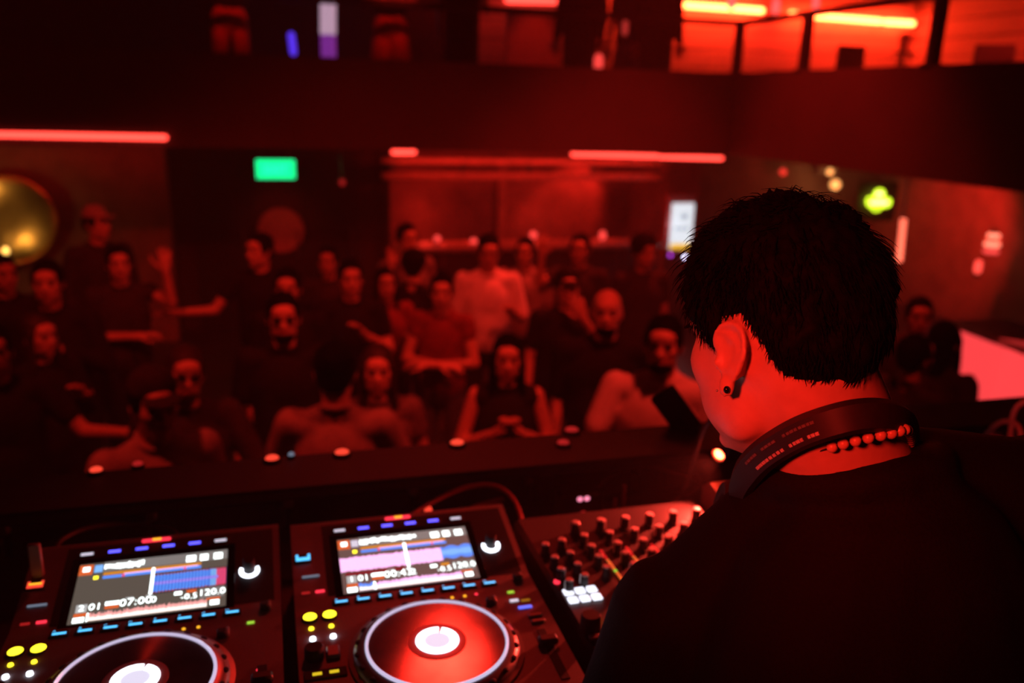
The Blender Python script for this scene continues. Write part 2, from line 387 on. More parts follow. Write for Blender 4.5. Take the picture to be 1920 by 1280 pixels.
def make_player(origin, label, screen):
    t = thing('media_player', origin, YAW, label, 'media player', 'media players on the booth')
    prof = [(-.268, -.095), (-.268, -.010), (-.258, 0), (0, 0), (.152, .0370), (.160, .034), (.178, .02), (.178, -.095)]
    mb = MB(); n = len(prof); X0, X1 = -.167, .173
    vs = [(X0, y, z) for y, z in prof] + [(X1, y, z) for y, z in prof]
    mb.add(vs, [tuple(range(n)), tuple(range(2 * n - 1, n - 1, -1))] + [(i, (i + 1) % n, n + (i + 1) % n, n + i) for i in range(n)])
    mb.build('body', platem, t, sharp=20)
    MB().box((.0215, .0755, .0002), (.285, .147, .0012), .0005, Matrix.Rotation(TILT, 4, 'X')).build('screen_panel', rubber, t)
    # ---- screen
    s = MB().box((0, .0575, .0004), (.222, .134, .0016), .0006, Matrix.Rotation(TILT, 4, 'X')).build('screen', glassb, t)
    q = lambda nm, m, rects, h=.0012: [uiq(mb, *r, h) for mb in (MB(),) for r in rects] and None
    def quads(nm, m, rects, h=.0014):
        mb = MB()
        for r in rects: uiq(mb, *r, h)
        return mb.build(nm, m, s)
    rnd = random.Random(3 if screen == 1 else 5)
    if screen in (1, 2, 3):
        bg = scr_bg1 if screen == 1 else scr_bg2
        quads('display', bg, [(0, 1, 0, 1)], .0013)
        quads('title_bar', scr_bar, [(.16, 1, .0, .17)], .0015)
        quads('source_icon', scr_org, [(0, .09, .02, .2)], .0016); quads('source_icon_mark', scr_w, [(.025, .07, .06, .14)], .0018)
        quads('art_icon', scr_cy if screen == 1 else g_wht2, [(.1, .155, .04, .17)], .0016)
        tr = []; u = .165; end = .42 if screen == 1 else .60
        while u < end:
            w = rnd.uniform(.012, .022); tr.append((u, u + w, .04 + rnd.uniform(-.01, .02), .12 + rnd.uniform(-.01, .03))); u += w + .004
        quads('track_title', scr_w, tr, .0017)
        quads('menu_key', scr_w, [(.715, .78, .05, .16), (.81, .865, .05, .16), (.905, .965, .05, .16)], .0017)
        quads('cue_dot', g_yel, [(.105, .135, .235, .29)], .0016)
        quads('phrase_bar', scr_or2, [(.165, .82, .19, .235)], .0016)
        quads('phrase_bar', scr_pnk, [(.30, .80, .235, .25)], .0016)
        quads('phrase_bar', scr_blu, [(.165, .82, .25, .295)], .0016)
        quads('phrase_mark', scr_hot, [(.29, .31, .25, .295), (.70, .72, .25, .29)], .0018)
        if screen == 1:
            quads('waveform_backing', scr_drk, [(.5, 1, .31, .66)], .0015)
            r1 = []; r3 = []; r4 = []; u = .505
            while u < .99:
                w = .016 if u < .86 else .010
                amp = .135 + .012 * rnd.random()
                r1.append((u, u + w, .485 - amp, .485 + amp)); r3.append((u, u + w * .55, .485 - .16, .485 - amp)); r3.append((u, u + w * .55, .485 + amp, .485 + .16))
                r4.append((u, u + w, .46, .51)); u += w + (.006 if u < .86 else .003)
            k = len(r1)
            quads('waveform', scr_blu, r1[:int(k * .7)], .0017); quads('waveform', scr_cy, r1[int(k * .7):-5], .0017); quads('waveform', scr_hot, r1[-5:], .0017)
            quads('waveform_tip', scr_org, r3, .0017); quads('waveform_core', scr_lil, r4[:-4], .0018)
        else:
            r1 = []; u = 0.0
            while u < .76:
                amp = .115 + .02 * rnd.random(); r1.append((u, u + .0115, .49 - amp, .49 + amp)); u += .0125
            quads('waveform', scr_pnk, r1)
            r2_ = []; r5 = []
            while u < .995:
                amp = .09 + .04 * abs(math.sin(u * 28)); r2_.append((u, u + .0115, .47 - amp, .47 + amp)); r5.append((u, u + .0115, .47 - amp * .45, .47 + amp * .45)); u += .0125
            quads('waveform', scr_blu, r2_); quads('waveform_core', scr_cy, r5, .0016); quads('played_band', scr_red, [(.03, .5, .64, .70)], .0015)
        quads('playhead', scr_w, [(.487, .507, .20, .66)], .0019)
        quads('deck_number_box', scr_g2, [(.035, .105, .70, .83)], .0016)
        tb = MB(); uitext(tb, '2' if screen == 1 else '1', .07, .765, .015); tb.build('deck_number', scr_w, s)
        quads('deck_label', scr_org, [(.03, .11, .84, .895)], .0016); quads('deck_label_text', scr_w, [(.03, .10, .905, .985)], .0017)
        tb = MB(); uitext(tb, '01', .155, .765, .017); tb.build('track_number', scr_w, s)
        quads('key_box', scr_w, [(.215, .305, .70, .76)], .0016); quads('key_box', scr_org, [(.215, .305, .77, .82)], .0016)
        tb = MB(); uitext(tb, '07:00' if screen == 1 else '00:43', .41, .755, .019); tb.build('time_readout', scr_w, s)
        tb = MB(); uitext(tb, '.0' if screen == 1 else '.2', .515, .76, .016); tb.build('time_fraction', scr_w, s)
        quads('time_label', scr_g2, [(.34, .39, .665, .69), (.47, .515, .665, .70)], .0016)
        quads('tempo_icon', scr_w, [(.655, .705, .67, .725)], .0016); quads('tempo_icon', scr_or2 if screen != 1 else scr_org, [(.735, .80, .66, .71)], .0016)
        tb = MB(); uitext(tb, '-0.5', .755, .775, .0145); tb.build('tempo_readout', scr_w, s)
        quads('bpm_box', scr_bar, [(.825, .985, .66, .83)], .0016)
        tb = MB(); uitext(tb, '120.0', .905, .745, .0165); tb.build('bpm_readout', scr_w, s)
        quads('sync_box', scr_org, [(.87, .96, .835, .87)], .0017); quads('sync_text', scr_w, [(.895, .955, .88, .96)], .0017)
        r1 = []; r2_ = []; u = .115
        while u < .875:
            amp = .055 + .045 * rnd.random() + (.01 if u > .4 else 0); r1.append((u, u + .0075, .965 - amp - .02, .975)); r2_.append((u, u + .0075, .965 - amp * .55, .975)); u += .008
        quads('overview_waveform', scr_sal if screen == 1 else scr_pnk, r1); quads('overview_core', scr_cr, r2_, .0016)
        if screen != 1: quads('overview_waveform', scr_blu, r1[:14], .0017); quads('overview_core', scr_cr, r2_[:14], .0018)
        quads('position_mark', scr_w, [(.112 if screen == 1 else .22, .122 if screen == 1 else .235, .85, .985)], .0019)
    # ---- keys above the screen
    for i, x in enumerate((-.094, -.0575, -.0207, .016, .0525, .089)):
        k = MB().box((0, 0, .001), (.026, .011, .002), .0008, FM(x, .1335)).build('menu_button', rubber, t)
        MB().box((0, 0, .0022), (.0165, .0052, .0006), .0002, FM(x, .1325)).build('button_light', g_wht2 if i in (0, 5) else g_blue, k)
    k = MB().box((0, 0, .0025), (.040, .006, .004), .0015, FM(-.002, .1475)).build('usb_indicator', g_red, t)
    MB().box((0, 0, .0032), (.013, .0045, .004), .001, FM(-.001, .1475)).build('indicator_core', g_amb, k)
    # ---- hot cue buttons
    for i in range(8):
        x = -.1045 + .0304 * i
        k = MB().box((0, 0, .0015), (.024, .0125, .003), .001, FM(x, -.0185)).build('hot_cue_button', rubber, t)
        mb = MB().box((.0005, -.0015, .0032), (.0165, .0042, .0006), .0002, FM(x, -.0185))
        text_mb(mb, 'ABCDEFGH'[i], .0062, FM(x - .0062, -.0145, .0034)); mb.build('button_light', g_cyan, k)
    # ---- browse knob
    k = MB().lathe([(.0, .020), (.0072, .020), (.0082, .0185), (.0085, 0), (.0, 0)], 24, M=FM(.1305, .066)).build('browse_knob', rubber, t)
    MB().arc(.0085, .0142, .0, .0025, R_(152), R_(388), 26, M=FM(.1305, .0625)).build('knob_light', g_wht, k)
    # ---- left column
    k = MB().box((0, 0, .0012), (.026, .016, .0024), .001, FM(-.1515, .081)).build('usb_slot', rubber, t)
    mb = MB().box((0, -.003, .003), (.0205, .0065, .0012), .0005, FM(-.1515, .081)); 
    for sx in (-1, 1): mb.box((sx * .0085, .003, .003), (.0036, .0075, .0012), .0005, FM(-.1515, .081))
    mb.build('slot_light', g_cyan if screen != 1 else g_redo, k)
    if screen == 1: MB().box((0, .0032, .0035), (.0165, .0035, .0012), .0004, FM(-.1515, .0785)).build('slot_glow', g_amb, k)
    MB().box((0, 0, .001), (.024, .0036, .0016), .0005, FM(-.1425, .0432)).build('usb_stop_light', g_grey, t)
    MB().box((0, 0, .001), (.0125, .0046, .0016), .0006, FM(-.1314, .0118)).build('time_mode_light', g_red, t)
    MB().box((0, 0, .001), (.0115, .0042, .0016), .0006, FM(-.151, .0118)).build('auto_cue_light', g_redd, t)
    for x in (-.1482, -.1222):
        k = MB().ring(.0092, .0112, 0, .003, 28, M=FM(x, -.0468)).build('loop_button_collar', rubber, t)
        MB().lathe([(0, .004), (.0075, .004), (.0088, .003), (.0088, 0), (0, 0)], 28, M=FM(x, -.0468)).build('loop_button', g_yel, k)
        MB().lathe([(0, .002), (.003, .002), (.0034, 0), (0, 0)], 16, M=FM(x + .0005, -.0717)).build('loop_light', g_yel, t)
        MB().lathe([(0, .003), (.0036, .003), (.004, 0), (0, 0)], 16, M=FM(x + .0012, -.0958)).build('beat_light', g_wht, t)
    k = MB().lathe([(0, .016), (.0105, .016), (.012, .014), (.0125, 0), (0, 0)], 22, M=FM(-.147, -.133)).build('direction_knob', rubber, t)
    MB().box((-.1235, -.131, .003), (.017, .024, .006), .002).build('search_key', mat('key_grey', (.3, .24, .24), .35, .2), t)
    k = MB().box((-.1355, -.170, .0012), (.052, .018, .0024), .001).build('cue_memory_plate', rubber, t)
    for x in (-.1454, -.125): MB().box((x, -.170, .0028), (.0115, .0055, .001), .0004).build('plate_light', mat('led_yellow_dim', (.3, .2, 0), .4, 0, .8, (.9, .65, .02)) if 'led_yellow_dim' not in MT else MT['led_yellow_dim'], k)
    for y, m, nm in ((-.212, g_amb, 'cue_button'), (-.246, g_grn, 'play_button')):
        k = MB().lathe([(0, .006), (.013, .006), (.0145, .004), (.0145, 0), (0, 0)], 28, M=FM(-.137, y)).build(nm, plast, t)
        MB().ring(.0148, .0165, 0, .0025, 28, M=FM(-.137, y)).build('button_ring', m, k)
    # ---- right column
    for x in (.0485, .0668): MB().lathe([(0, .001), (.0022, .001), (.0022, 0), (0, 0)], 14, M=FM(x, -.042)).build('jog_mode_light', g_amb, t)
    MB().box((.133, -.048, .001), (.0095, .005, .0016), .0006).build('sync_light', g_grn, t)
    if screen != 1:
        MB().lathe([(0, .001), (.0022, .001), (.0022, 0), (0, 0)], 14, M=FM(.0837, -.0411)).build('vinyl_light', g_red, t)
        MB().box((.132, -.0695, .001), (.0125, .006, .0016), .0006).build('master_light', g_wht2, t)
        MB().box((.1425, -.0885, .001), (.0195, .006, .0016), .0006).build('key_sync_light', g_blue if False else glow('led_royal_blue', (.10, .16, 1), 1.3) if 'led_royal_blue' not in MT else MT['led_royal_blue'], t)
        MB().box((.148, -.0725, .001), (.0125, .0045, .0016), .0006).build('key_light', mat('led_amber_dim', (.3, .15, 0), .4, 0, .3, (.9, .4, .02)) if 'led_amber_dim' not in MT else MT['led_amber_dim'], t)
        for y in (-.112, -.126): MB().box((.150, y, .002), (.02, .0075, .004), .0015).build('tempo_button', MT['key_grey'], t)
    else:
        MB().lathe([(0, .001), (.0022, .001), (.0022, 0), (0, 0)], 14, M=FM(.1432, -.1509)).build('tempo_light', g_red, t)
    for (x, y, w) in ((.151, -.018, .012), (.098, -.070, .013)):
        k = MB().box((x, y, .005), (w, w, .010), .002).build('mode_knob', rubber, t)
        MB().box((x + w * .55, y + .003, .004), (.003, w * 1.1, .008), .001).build('knob_side', MT['key_grey'], k)  # lighter slab paints the highlight on the side of the dark switch
    k = MB().box((.148, -.195, .0006), (.012, .105, .0012), .0004).build('tempo_slot', rubber, t)
    MB().box((.148, -.175, .006), (.026, .016, .011), .003).build('tempo_cap', plast, k)
    # ---- jog wheel
    jx, jy = .0055, -.1557
    J = MB().lathe([(.0, .001), (.112, .001), (.112, .003), (.106, .004), (.1045, .008), (.098, .0125), (.0905, .0135), (.0905, .001)], 72, (jx, jy, 0)).build('jog_wheel', skirt_m, t)
    mb = MB().lathe([(.0912, .012), (.0912, .0155), (.0895, .0165), (.0872, .0155), (.0872, .012), (.0912, .012)], 96, (jx, jy, 0)); mb.build('jog_ring', ring_m, J)
    pl = MB().lathe([(0, .0142), (.0872, .0142), (.0872, .008), (0, .008)], 96, (0, 0, 0)).build('jog_plate', plate_m, J); pl.location = (jx, jy, 0)
    dm = MB().ell((0, 0, 0), (.0055, .0042, .0022), n=12, m=7).mesh('dimple'); dm.materials.append(rubber)
    for i in range(24):
        a = 2 * math.pi * i / 24; inst(dm, 'dimple', J, (jx + .1005 * math.cos(a), jy + .1005 * math.sin(a), .0105), a + math.pi / 2)
    MB().lathe([(.027, .0142), (.027, .0155), (.037, .0150), (.037, .0142), (.027, .0142)], 48, (jx, jy, 0)).build('jog_hub', haloM, J)
    d = MB().arc(.0165, .0275, .0143, .0162, R_(76), R_(76 + 350), 48, (jx, jy, 0)).build('jog_display', g_wht, J)
    MB().lathe([(0, .0158), (.0166, .0158), (.0166, .0143), (0, .0143)], 32, (jx, jy, 0)).build('jog_art', jart, J)
    return t
make_player(O1, 'media player with half-empty grey waveform screen showing 07:00', 1)
make_player(O2, 'media player with full pink waveform screen, beside the mixer', 2)
make_player(bo(.722, 0), 'media player beyond the mixer, mostly hidden by the man in black', 3)

# ---- mixer
mx = thing('dj_mixer', bo(.366, -.03), YAW, 'black mixer covered in small red-lit knobs between the players', 'mixer')
MB().box((0, 0, -.045), (.336, .40, .09), .006).build('body', mat('mixer_black', (.022, .019, .02), .5, var=.15, scale=200), mx); MX = Vector((.366, -.03, 0))
def ml(x, y, z=0): return Vector((x, y, z)) - MX
kn = MB().lathe([(0, .021), (.0052, .021), (.006, .0198), (.0066, .004), (.0085, .0035), (.0085, 0), (0, 0)], 18).mesh('knob'); kn.materials.append(rubber)
kt = MB().lathe([(0, .0022), (.0052, .0022), (.0064, 0), (0, 0)], 16).mesh('knob_cap'); capm = mat('knob_cap_grey', (.8, .7, .7), .3, .1, var=.05); kt.materials.append(capm)  # cap colour lightened to paint in the highlights on the knob tops
ptr = MB().box((0, .0045, .0125), (.0016, .0045, .017), .0004).mesh('pointer'); pm = mat('pointer_white', (.8, .75, .75), .4); ptr.materials.append(pm)
def knob(x, y, a, sc=1):
    k = inst(kn, 'knob', mx, ml(x, y), a); k.scale = (sc, sc, sc)
    inst(ptr, 'pointer', k, (0, .0012, 0)); inst(kt, 'knob_cap', k, (0, 0, .0195))
rk = random.Random(4)
for j, y in enumerate((.062, .022, -.012, -.044)): 
    knob(.2135 + .002 * (j % 2), y - .02, rk.uniform(-2, 2), .95); knob(.2425, y - .012, rk.uniform(-2, 2), .95)
for i in range(6):
    x = .2815 + .0435 * i
    for j, y in enumerate((.10, .062, .028, -.004, -.036)): knob(x, y - .008, rk.uniform(-2.2, 2.2), 1.1 if j == 0 else 1)
meter = glow('meter_orange', (1, .16, .03), .8); meterr = glow('meter_red', (1, .02, .02), .6)
seg = MB().box((0, 0, .001), (.0045, .005, .002), .0005).mesh('meter_segment'); seg.materials.append(meter)
for i in range(6):
    for j in range(12): inst(seg, 'meter_segment', mx, ml(.2815 + .0435 * i + .0215, -.05 + .0075 * j), 0, meterr if j > 7 else (MT['led_green'] if (j == 3 and i == 0) else meter))
for i in range(5):
    x = .2815 + .0435 * i
    sl = MB().box(ml(x, -.135, .0006), (.006, .075, .0012), .0003).build('fader_slot', rubber, mx)
    MB().box(ml(x, -.12 + .012 * (i % 3), .006), (.014, .022, .011), .003).build('fader_cap', plast, sl)
pad = MB().box((0, 0, .002), (.0148, .0145, .004), .0015).mesh('pad'); pad.materials.append(glow('pad_white', (.85, .86, 1), 1.7))
for r in range(2):
    for c in range(3): inst(pad, 'pad', mx, ml(.2133 + .0178 * c, -.0685 - .0205 * r))
MB().lathe([(0, .005), (.0085, .005), (.0095, .003), (.0095, 0), (0, 0)], 24, ml(.2244, -.1396)).build('cue_button', g_yel, mx)
MB().lathe([(0, .003), (.0045, .003), (.005, 0), (0, 0)], 16, ml(.2063, -.0375)).build('mic_light', g_red, mx)
for i in range(3): MB().box(ml(.212 + .02 * i, -.178, .002), (.015, .009, .004), .001).build('effect_key', MT['key_grey'], mx)
k = MB().lathe([(0, .022), (.012, .022), (.0135, .02), (.0145, 0), (0, 0)], 24, ml(.214, -.156)).build('effect_knob', rubber, mx)
# ================================================================ people: shared shapes
def head_prims(mb, M, ears=True, jaw=1.0):
    E = lambda c, r, rot=None: mb.ell(c, r, rot, 20, 13, M)
    E((0, -.014, .030), (.0755, .094, .088)); E((0, -.045, .005), (.066, .062, .07)); E((0, .028, -.02), (.064, .064, .085))
    E((0, .03, -.07), (.050 * jaw, .056, .046)); E((0, .066, -.098), (.024 * jaw, .022, .018))
    E((0, .062, .045), (.055, .034, .035)); mb.cap((-.034, .080, .024), (.034, .080, .024), .012, .012, 10, M)
    for s in (-1, 1): E((s * .039, .050, -.014), (.025, .032, .034)); E((s * .047, .012, -.060), (.016, .038, .042)); E((s * .032, .048, -.055), (.022, .032, .036))
    mb.cap((0, .088, .012), (0, .108, -.022), .008, .012, 10, M); E((0, .100, -.026), (.017, .014, .010)); E((0, .086, -.055), (.025, .014, .013)); 
    if ears:
        for s in (-1, 1): mb.ell((s * .078, -.008, -.012), (.009, .019, .031), Matrix.Rotation(s * .3, 3, 'Z'), 12, 9, M)
def face_dents(co, Minv):                  # eye sockets and the line of the mouth, pressed into the remeshed face
    L = co @ np.array(Minv.to_3x3()).T + np.array(Minv.translation)
    d = np.zeros_like(L)
    for s in (-1, 1):
        r2 = ((L[:, 0] - s * .031) / .016) ** 2 + ((L[:, 2] - .006) / .011) ** 2 + ((L[:, 1] - .088) / .03) ** 2; d[:, 1] -= .011 * np.exp(-r2)
    r2 = (L[:, 0] / .022) ** 2 + ((L[:, 2] + .056) / .0035) ** 2 + ((L[:, 1] - .097) / .02) ** 2; d[:, 1] -= .006 * np.exp(-r2)
    R3 = np.array(Minv.inverted().to_3x3()); return co + d @ R3.T
def hand_mesh():
    mb = MB(); mb.cap((0, -.03, 0), (0, .02, 0), .025, .027); mb.ell((0, .055, 0), (.043, .05, .016)); mb.ell((.022, .03, -.006), (.02, .032, .016))
    for x, L, dx in ((.030, .075, .10), (.010, .084, .03), (-.011, .078, -.04), (-.030, .060, -.12)):
        p = Vector((x, .088 - abs(x) * .25, .002)); a = R_(-12)
        for k, (f, r0, r1) in enumerate(((.45, .0098, .0090), (.32, .0090, .0082), (.23, .0082, .0070))):
            q = p + Vector((dx * math.cos(a), math.cos(a), math.sin(a))).normalized() * L * f; mb.cap(p, q, r0, r1, 8); p = q; a -= R_(24)
    p = Vector((.032, .018, -.006))
    for d, r0, r1 in (((.035, .030, -.012), .0125, .0108), ((.014, .028, -.008), .0105, .0095), ((.004, .022, -.006), .0095, .0075)):
        q = p + Vector(d); mb.cap(p, q, r0, r1, 8); p = q
    return remesh(mb, .0032, 3, .5, 'hand', .35)
HAND = hand_mesh(); HV = mesh_np(HAND); HF = [tuple(p.vertices) for p in HAND.polygons]
def append_mesh(me, parts):                # join further surfaces into one mesh
    vs = [tuple(v) for v in mesh_np(me)]; fs = [tuple(p.vertices) for p in me.polygons]
    for V, F in parts:
        o = len(vs); vs += [tuple(v) for v in V]; fs += [tuple(i + o for i in f) for f in F]
    out = bpy.data.meshes.new(me.name); out.from_pydata(vs, [], fs); out.shade_smooth(); bpy.data.meshes.remove(me); return out
def hand_at(wrist, d, mirror, roll=0, sc=1.0):
    d = Vector(d).normalized(); up = Vector((0, 0, 1)) if abs(d.z) < .85 else Vector((0, 1, 0))
    x = d.cross(up).normalized(); z = x.cross(d); M = Matrix((x, d, z)).transposed().to_4x4() @ Matrix.Rotation(roll, 4, 'Y')
    V = HV.copy() * sc
    if mirror: V[:, 0] *= -1
    V = V @ np.array(M.to_3x3()).T + np.array(wrist)
    return V, ([f[::-1] for f in HF] if mirror else HF)
def bez(pts, n):                            # smooth curve through points
    P = [Vector(p) for p in pts]; P = [P[0] * 2 - P[1]] + P + [P[-1] * 2 - P[-2]]; out = []
    segs = len(P) - 3
    for i in range(n + 1):
        t = i / n * segs; k = min(int(t), segs - 1); t -= k; p0, p1, p2, p3 = P[k:k + 4]
        out.append(.5 * ((2 * p1) + (p2 - p0) * t + (2 * p0 - 5 * p1 + 4 * p2 - p3) * t * t + (3 * p1 - p0 - 3 * p2 + p3) * t ** 3))
    return out

# ================================================================ the man at the decks
DJL = room(.56, .60, STZ)
dj = thing('person', DJL, 0, 'man in black bent over the decks with headphones round his neck', 'person')
DI = Matrix.Translation(-DJL)
HC = at(1452, 640, .80)
MH = DI @ Matrix.Translation(HC) @ Matrix.Rotation(R_(27), 4, 'Z') @ Matrix.Rotation(R_(-20), 4, 'X') @ Matrix.Rotation(R_(3), 4, 'Y') @ Matrix.Scale(.95, 4)
def da(px, py, Y): return at(px, py, Y) - DJL
NB = da(1575, 900, .80); LS = da(1264, 1158, .82); RS = da(1955, 935, .84)
LE = da(1145, 1440, .80); RE = da(2010, 1330, .90)
LW = bo(.41, -.17, .075) - DJL; RW = bo(.56, -.15, .075) - DJL
mb = MB(); head_prims(mb, MH, ears=False)
mb.cap(MH @ Vector((.006, -.03, -.03)), NB + Vector((.008, 0, 0)), .063, .070, 20); mb.cap(MH @ Vector((0, .01, -.06)), NB + Vector((-.01, .05, -.02)), .045, .05, 16)
mb.cap(NB + Vector((0, .01, -.05)), LS + Vector((.02, 0, -.03)), .05, .035, 14); mb.cap(NB + Vector((0, .01, -.05)), RS + Vector((-.02, 0, -.03)), .05, .035, 14)
ctr = (LS + RS) / 2; hip = Vector((0, .02, .95))
mb.cap(ctr + Vector((0, .02, -.1)), hip, .12, .12, 18)
for S, E_, W_ in ((LS, LE, LW), (RS, RE, RW)): mb.cap(S, E_, .047, .04); mb.cap(E_, W_, .038, .026)
# ears: plate, rim, antihelix, tragus and lobe
for s in (-1, 1):
    EM = MH @ Matrix.Translation((s * .0745, -.014, -.012)) @ Matrix.Rotation(s * R_(-24), 4, 'Z') @ Matrix.Rotation(R_(10), 4, 'X')
    ep = lambda y, z, x=0: (s * x, -y, z)           # y backwards, z up, x outwards
    rim = [ep(-.008, .004, .002), ep(-.012, .016, .004), ep(-.004, .029, .0075), ep(.010, .032, .011), ep(.021, .024, .014), ep(.0245, .008, .0145), ep(.020, -.009, .012), ep(.012, -.022, .0085)]
    mb.tube(bez(rim, 30), .0034, 8, True, EM)
    ah = [ep(.002, .020, .007), ep(.012, .016, .0085), ep(.0155, .004, .0095), ep(.012, -.009, .0085), ep(.004, -.014, .006)]
    mb.tube(bez(ah, 18), .0036, 8, True, EM)
    pl_ = [(-.006, .012), (.004, .026), (.014, .026), (.021, .012), (.020, -.006), (.011, -.022), (0, -.026), (-.006, -.014)]
    mb.add([ep(y, z, .004 + max(0, y) * .40) for y, z in pl_] + [ep(y, z, -.002 + max(0, y) * .25) for y, z in pl_], [tuple(range(8)), tuple(range(15, 7, -1))] + [(i, (i + 1) % 8, 8 + (i + 1) % 8, 8 + i) for i in range(8)], EM)
    mb.ell(ep(-.0065, -.006, .005), (.0045, .0045, .008), None, 10, 8, EM); mb.ell(ep(.004, -.029, .005), (.0048, .0095, .011), None, 12, 9, EM)
    mb.ell(ep(-.003, .014, .0), (.006, .011, .015), None, 12, 9, EM)
    mb.ell(ep(.006, 0, -.004), (.007, .016, .024), None, 12, 9, EM)
    if s == -1: EARM = EM.copy()
def lap(me, w, it):
    co = mesh_np(me); e = np.empty(len(me.edges) * 2, dtype=np.int64); me.edges.foreach_get('vertices', e); e = e.reshape(-1, 2); n = len(co)
    deg = np.bincount(e.ravel(), minlength=n).astype(float)[:, None]
    for _ in range(it):
        s = np.stack([np.bincount(e[:, 0], co[e[:, 1], k], n) + np.bincount(e[:, 1], co[e[:, 0], k], n) for k in range(3)], 1) / deg
        co = co + (s - co) * w[:, None]
    set_np(me, co)
me = remesh(mb, .003, 4, .45, 'body'); co = mesh_np(me); MI = MH.inverted(); Lc = co @ np.array(MI.to_3x3()).T + np.array(MI.translation)
ear_ = (np.abs(Lc[:, 0]) > .064) & (Lc[:, 1] > -.05) & (Lc[:, 1] < .008) & (Lc[:, 2] > -.055) & (Lc[:, 2] < .03)
nose_ = (np.abs(Lc[:, 0]) < .024) & (Lc[:, 1] > .08)
lap(me, np.where(ear_ | nose_, 0, .55), 60); set_np(me, face_dents(mesh_np(me), MH.inverted()))
me = append_mesh(me, [hand_at(LW, bo(.41, -.05, .03) - bo(.41, -.17, .075), True), hand_at(RW, bo(.54, -.04, .03) - bo(.56, -.15, .075), False)])
put('body', me, skin, dj)
eye_w = mat('eye_white', (.6, .55, .52), .2); 
for s in (-1, 1):
    MB().ell((s * .031, .0715, .006), (.0115, .010, .0085), M=MH).build('eye', eye_w, dj)
    MB().tube([MH @ Vector(p) for p in ((s * .014, .091, .024), (s * .03, .092, .029), (s * .047, .083, .025))], [.002, .003, .0015], 6).build('eyebrow', hair_m, dj)
# ---- hair, as a shaped mass plus loose strands
hb = MB(); head_prims(hb, Matrix.Identity(4), ears=False); hm_ = remesh(hb, .005, 2, .5); bvh = BVHTree.FromPolygons([tuple(v) for v in mesh_np(hm_)], [tuple(p.vertices) for p in hm_.polygons])
LINE = ((0, 36), (30, 34), (48, 27), (60, 12), (68, -8), (74, -17), (81, -14), (86, 3), (94, 12), (108, 12), (118, -1), (125, -18), (134, -33), (155, -36), (170, -36.5), (177, -43), (180, -45))
def hairline(az):
    az = abs(az)
    for (a0, e0), (a1_, e1) in zip(LINE, LINE[1:]):
        if az <= a1_: return e0 + (e1 - e0) * (az - a0) / (a1_ - a0)
    return -46
OC = Vector((0, -.012, .012))
def surf(az, el):
    d = Vector((math.sin(R_(az)) * math.cos(R_(el)), math.cos(R_(az)) * math.cos(R_(el)), math.sin(R_(el))))
    h = bvh.ray_cast(OC + d * .4, -d); return (h[0] if h[0] else OC + d * .09), d
def thick(az, el):
    e = el - hairline(az); k = max(0, min(1, e / 30)); k = k * k * (3 - 2 * k)
    full = .014 + .011 * max(0, min(1, (el + 5) / 50))
    return .0012 + full * k
hr_ = MB(); NA, NE = 150, 84; idx = {}
for i in range(NA):
    az = -180 + 360 * i / NA
    for j in range(NE + 1):
        el = -60 + 149.5 * j / NE
        if el < hairline(az) - 1.0: continue
        p, d = surf(az, el); t = thick(az, el)
        nz_ = noise.noise(d * 6) * .4 + noise.noise(Vector((d.x * 26, d.y * 26, d.z * 9))) * .30
        idx[(i, j)] = len(hr_.v); hr_.v.append(tuple(MH @ (p + d * (t * (1 + nz_)))))
for i in range(NA):
    for j in range(NE):
        q = [(i, j), ((i + 1) % NA, j), ((i + 1) % NA, j + 1), (i, j + 1)]
        if all(k in idx for k in q): hr_.f.append(tuple(idx[k] for k in q))
top = len(hr_.v); p, d = surf(0, 90); hr_.v.append(tuple(MH @ (p + d * .03)))
for i in range(NA): hr_.f.append((idx[(i, NE)], idx[((i + 1) % NA, NE)], top))
rs = random.Random(11)
for _ in range(9000):
    az = rs.uniform(-180, 180); el = math.degrees(math.asin(rs.uniform(-.82, 1)))
    e = el - hairline(az)
    if e < .5: continue
    p, d = surf(az, el); t = thick(az, el)
    if e < 14 and rs.random() < .25: continue
    down = Vector((0, 0, -1)); flow = down - d * down.dot(d)
    if el > 45: flow = Vector((rs.gauss(0, .7), rs.gauss(.45, .7), rs.gauss(.1, .3))); flow = flow - d * flow.dot(d)
    flow = flow.normalized() if flow.length > 1e-4 else Vector((1, 0, 0))
    side = d.cross(flow); flow = (flow + side * rs.gauss(0, .28)).normalized()
    top_k = max(0, min(1, (el - 10) / 50)); L = (.008 + .014 * min(1, e / 30) + .010 * top_k) * rs.uniform(.6, 1.25)
    lift = rs.uniform(-.05, .12) + .28 * top_k * rs.random()
    b = p + d * (t * rs.uniform(.5, 1.0)); w = .00055 * rs.uniform(.7, 1.3); path = [b]
    for k in range(1, 5):
        s = k / 4; path.append(b + flow * (L * s) + d * (L * lift * math.sin(s * 2.2)) + side * (L * .12 * s * s * rs.uniform(-1, 1)))
    hr_.tube([MH @ q for q in path], [w, w, w * .9, w * .6, w * .15], 3, False)
put('hair', hr_.mesh('hair', 0, False), hair_m, dj)
# ---- earrings on the near lobe
earblack = mat('earring_black', (.01, .01, .01), .12, .2); 
MB().ell(EARM @ Vector((-.010, -.007, -.0315)), (.0031, .0031, .0036), n=14, m=9).build('earring', earblack, dj)
MB().ell(EARM @ Vector((-.009, .0035, -.0335)), (.0011, .0011, .0011), n=10, m=7).build('earring_stud', chrome, dj)
